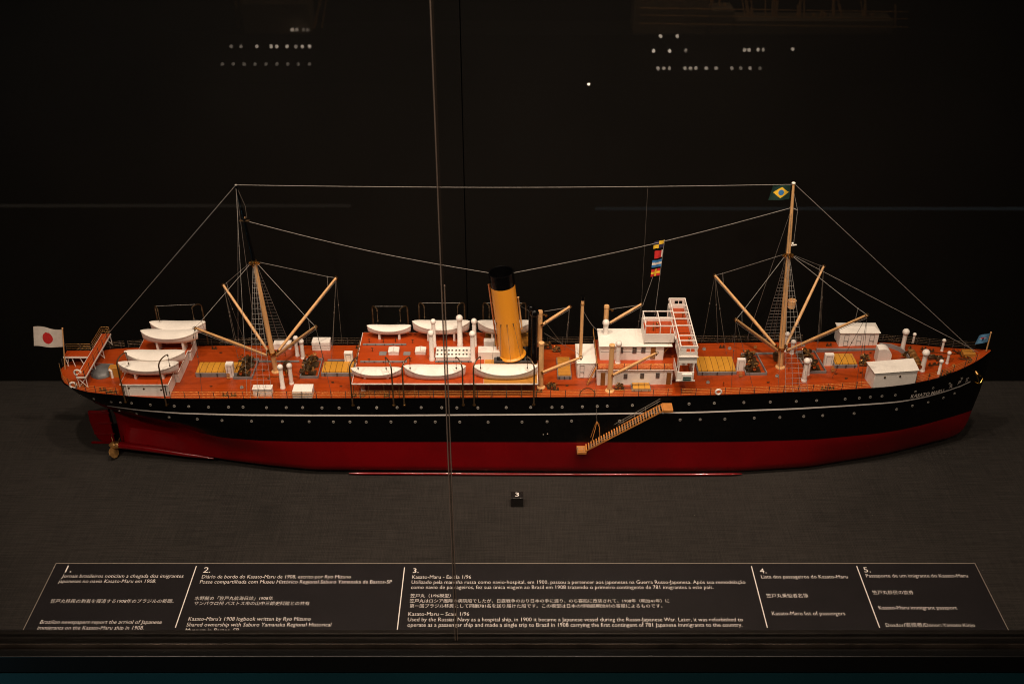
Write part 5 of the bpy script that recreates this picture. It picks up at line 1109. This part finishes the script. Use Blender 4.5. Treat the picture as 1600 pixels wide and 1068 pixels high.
MB().box(B0.x - .012, B0.x + .002, yn - .0004, yf_, B0.z - .0055, B0.z - .0015).build('lower_platform', 'ladder', ag, bevel=.0003)
MB().box(A0.x - .001, A0.x + .013, yn - .0004, yf_ - .0005, A0.z - .0035, A0.z + .0008).build('upper_platform', 'ladder', ag, bevel=.0003)
for yy, mm in ((yn + .0004, 'bronze'), (yf_ - .0006, 'bronze')):
    g = MB()
    for h in (.0045, .0085): g.tube([B0 + Vector((.004, yy - B0.y, h)), A0 + Vector((-.004, yy - A0.y, h))], .00026, 5)
    for i in range(7): c = B0.lerp(A0, (i + .5) / 7); g.tube([(c.x, yy, c.z), (c.x - .0006, yy, c.z + .009)], .0003, 5)
    g.build('handrail', 'steel' if yy > -.08 else 'steel', ag)
g = MB()
for h in (.005, .0085): g.tube([(B0.x - .012, yn, B0.z - .0015 + h), (B0.x - .002, yn, B0.z - .0015 + h)], .0003, 5)
for x_ in (B0.x - .0115, B0.x - .002): g.tube([(x_, yn, B0.z - .002), (x_, yn, B0.z + .0075)], .00035, 5)
g.build('platform_rail', 'steel', ag)
sp = hit(932.5, 658, .010); sp = Vector(sp); 
g = MB()
for yy in (yn + .0003, yf_ - .001):
    lo_ = B0.lerp(A0, .06); hi_ = B0.lerp(A0, .26); g.tube([(lo_.x, yy, lo_.z), (sp.x - .002, (yy + sp.y) / 2, sp.z - .010), (sp.x, sp.y, sp.z)], .0005, 6); g.tube([(sp.x, sp.y, sp.z), (sp.x + .004, (yy + sp.y) / 2, sp.z - .008), (hi_.x - .008, yy, hi_.z + .0015), (hi_.x + .004, yy, hi_.z + .0012)], .0005, 6)
g.build('bridle', 'ladder', ag); wire(sp, dk(930, 610) + [0, 0, .014], 'hoisting_line', .0002, 'ropedark', parent=ag)
# ==================================================================== gallery behind the camera (seen only as a faint reflection in the glass)
MY = -.808
def refl(px, py, V): p = onY(px, py, V); return Vector((p[0], MY - V, p[2]))
M['portglint'] = bpy.data.materials.new('porthole_glint'); M['portglint'].use_nodes = True; b = M['portglint'].node_tree.nodes['Principled BSDF']
b.inputs['Emission Color'].default_value = (1, .80, .62, 1); b.inputs['Emission Strength'].default_value = 2.2  # glints on porthole rims put in as glow; the rims are no lamps
V = 2.2
os_ = thing('second_ship_model', 'large dark ship model with glowing discs as porthole glints, a faint reflection near the top', 'model ship', tuple(refl(800, 130, V)))
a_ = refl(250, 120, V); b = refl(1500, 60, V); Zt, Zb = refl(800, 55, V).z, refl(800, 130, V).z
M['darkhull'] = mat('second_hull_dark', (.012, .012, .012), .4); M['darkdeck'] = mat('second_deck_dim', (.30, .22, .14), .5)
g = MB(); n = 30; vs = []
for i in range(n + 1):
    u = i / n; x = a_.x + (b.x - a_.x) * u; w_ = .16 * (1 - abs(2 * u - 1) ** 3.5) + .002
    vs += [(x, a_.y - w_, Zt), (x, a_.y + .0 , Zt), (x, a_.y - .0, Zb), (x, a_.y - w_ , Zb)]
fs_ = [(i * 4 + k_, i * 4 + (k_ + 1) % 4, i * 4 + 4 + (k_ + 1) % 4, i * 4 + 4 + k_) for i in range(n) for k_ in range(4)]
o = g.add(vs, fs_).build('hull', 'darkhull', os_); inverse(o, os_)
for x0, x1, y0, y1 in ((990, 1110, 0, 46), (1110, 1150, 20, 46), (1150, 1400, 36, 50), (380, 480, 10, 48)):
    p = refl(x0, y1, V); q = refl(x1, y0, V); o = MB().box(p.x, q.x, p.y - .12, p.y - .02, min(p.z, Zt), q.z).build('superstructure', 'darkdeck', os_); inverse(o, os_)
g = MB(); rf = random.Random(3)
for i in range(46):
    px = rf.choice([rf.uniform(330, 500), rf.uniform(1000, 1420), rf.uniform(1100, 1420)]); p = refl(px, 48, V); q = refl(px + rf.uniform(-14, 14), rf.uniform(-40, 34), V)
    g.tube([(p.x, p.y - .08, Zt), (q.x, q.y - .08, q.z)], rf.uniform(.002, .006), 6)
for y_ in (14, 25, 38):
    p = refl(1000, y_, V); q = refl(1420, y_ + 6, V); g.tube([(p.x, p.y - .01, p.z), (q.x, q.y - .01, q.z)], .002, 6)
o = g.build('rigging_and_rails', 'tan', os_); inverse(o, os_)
glints_ = [(362, 72, .35), (377, 72, .3), (402, 72, .7), (424, 72, .9), (433, 72, .9), (449, 72, .9), (463, 72, .4), (473, 72, .9), (484, 72, 1.), (457, 46, .8), (464, 46, .4), (475, 46, .25), (481, 46, .25)]
glints_ += [(348 + i * 17, 99.5, .22) for i in range(9)]
glints_ += [(1032, 56, 1.1), (1058, 56, 1.0), (1021, 79, 1.4), (1046, 79, 1.4), (1071, 78, .5), (1163, 77.5, .8), (1170, 77.5, .8), (1184, 77, .9), (1192, 77, .5), (1238, 76.5, .7)]
glints_ += [(x, 106, e) for x, e in ((1028, .8), (1037, .7), (1045.5, .6), (1070, .7), (1078.5, .7), (1087, .7), (1103, .8), (1118.5, .6), (1143, .5), (1157, .3), (1171.5, .6), (1187, .2))]
seen = {}
lamp('far_case_lamp', 'AREA', (.35, a_.y + .25, 1.0), (.35, a_.y - .1, -.1), 9, .7, (1, .75, .5))
for px, py, e in glints_:
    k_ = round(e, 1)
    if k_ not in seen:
        m_ = M['portglint'].copy(); m_.name = 'porthole_glint'; m_.node_tree.nodes['Principled BSDF'].inputs['Emission Strength'].default_value = 5.2 * k_ ; seen[k_] = m_
    p = refl(px, py, V); o = MB().tube([(p.x, p.y + .002, p.z), (p.x, p.y + .006, p.z)], .0054, 12).build('porthole_glint', seen[k_], os_); inverse(o, os_)
m_ = M['portglint'].copy(); m_.node_tree.nodes['Principled BSDF'].inputs['Emission Strength'].default_value = 30; M['lampglow'] = m_
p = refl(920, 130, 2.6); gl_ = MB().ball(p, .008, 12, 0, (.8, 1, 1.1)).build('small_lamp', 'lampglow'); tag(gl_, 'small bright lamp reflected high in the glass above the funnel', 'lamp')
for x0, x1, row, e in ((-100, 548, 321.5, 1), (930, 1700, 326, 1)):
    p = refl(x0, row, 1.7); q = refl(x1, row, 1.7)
    m_ = mat('edge_glow_trim', (.03, .025, .02), .5)
    b = m_.node_tree.nodes['Principled BSDF']; b.inputs['Emission Color'].default_value = (1, .8, .6, 1) if x0 < 0 else (.7, .9, 1, 1); b.inputs['Emission Strength'].default_value = .10  # lit edges of the opposite case put in as emission, not light strips
    o = MB().box(p.x, q.x, p.y - .004, p.y, p.z - .0045, p.z + .0045).build('glowing_case_edge', m_); tag(o, 'dim warm glowing case edge mirrored across the wall left of the aft mast' if x0 < 0 else 'dim cool glowing case edge mirrored across the wall behind the foremast', 'case edge')
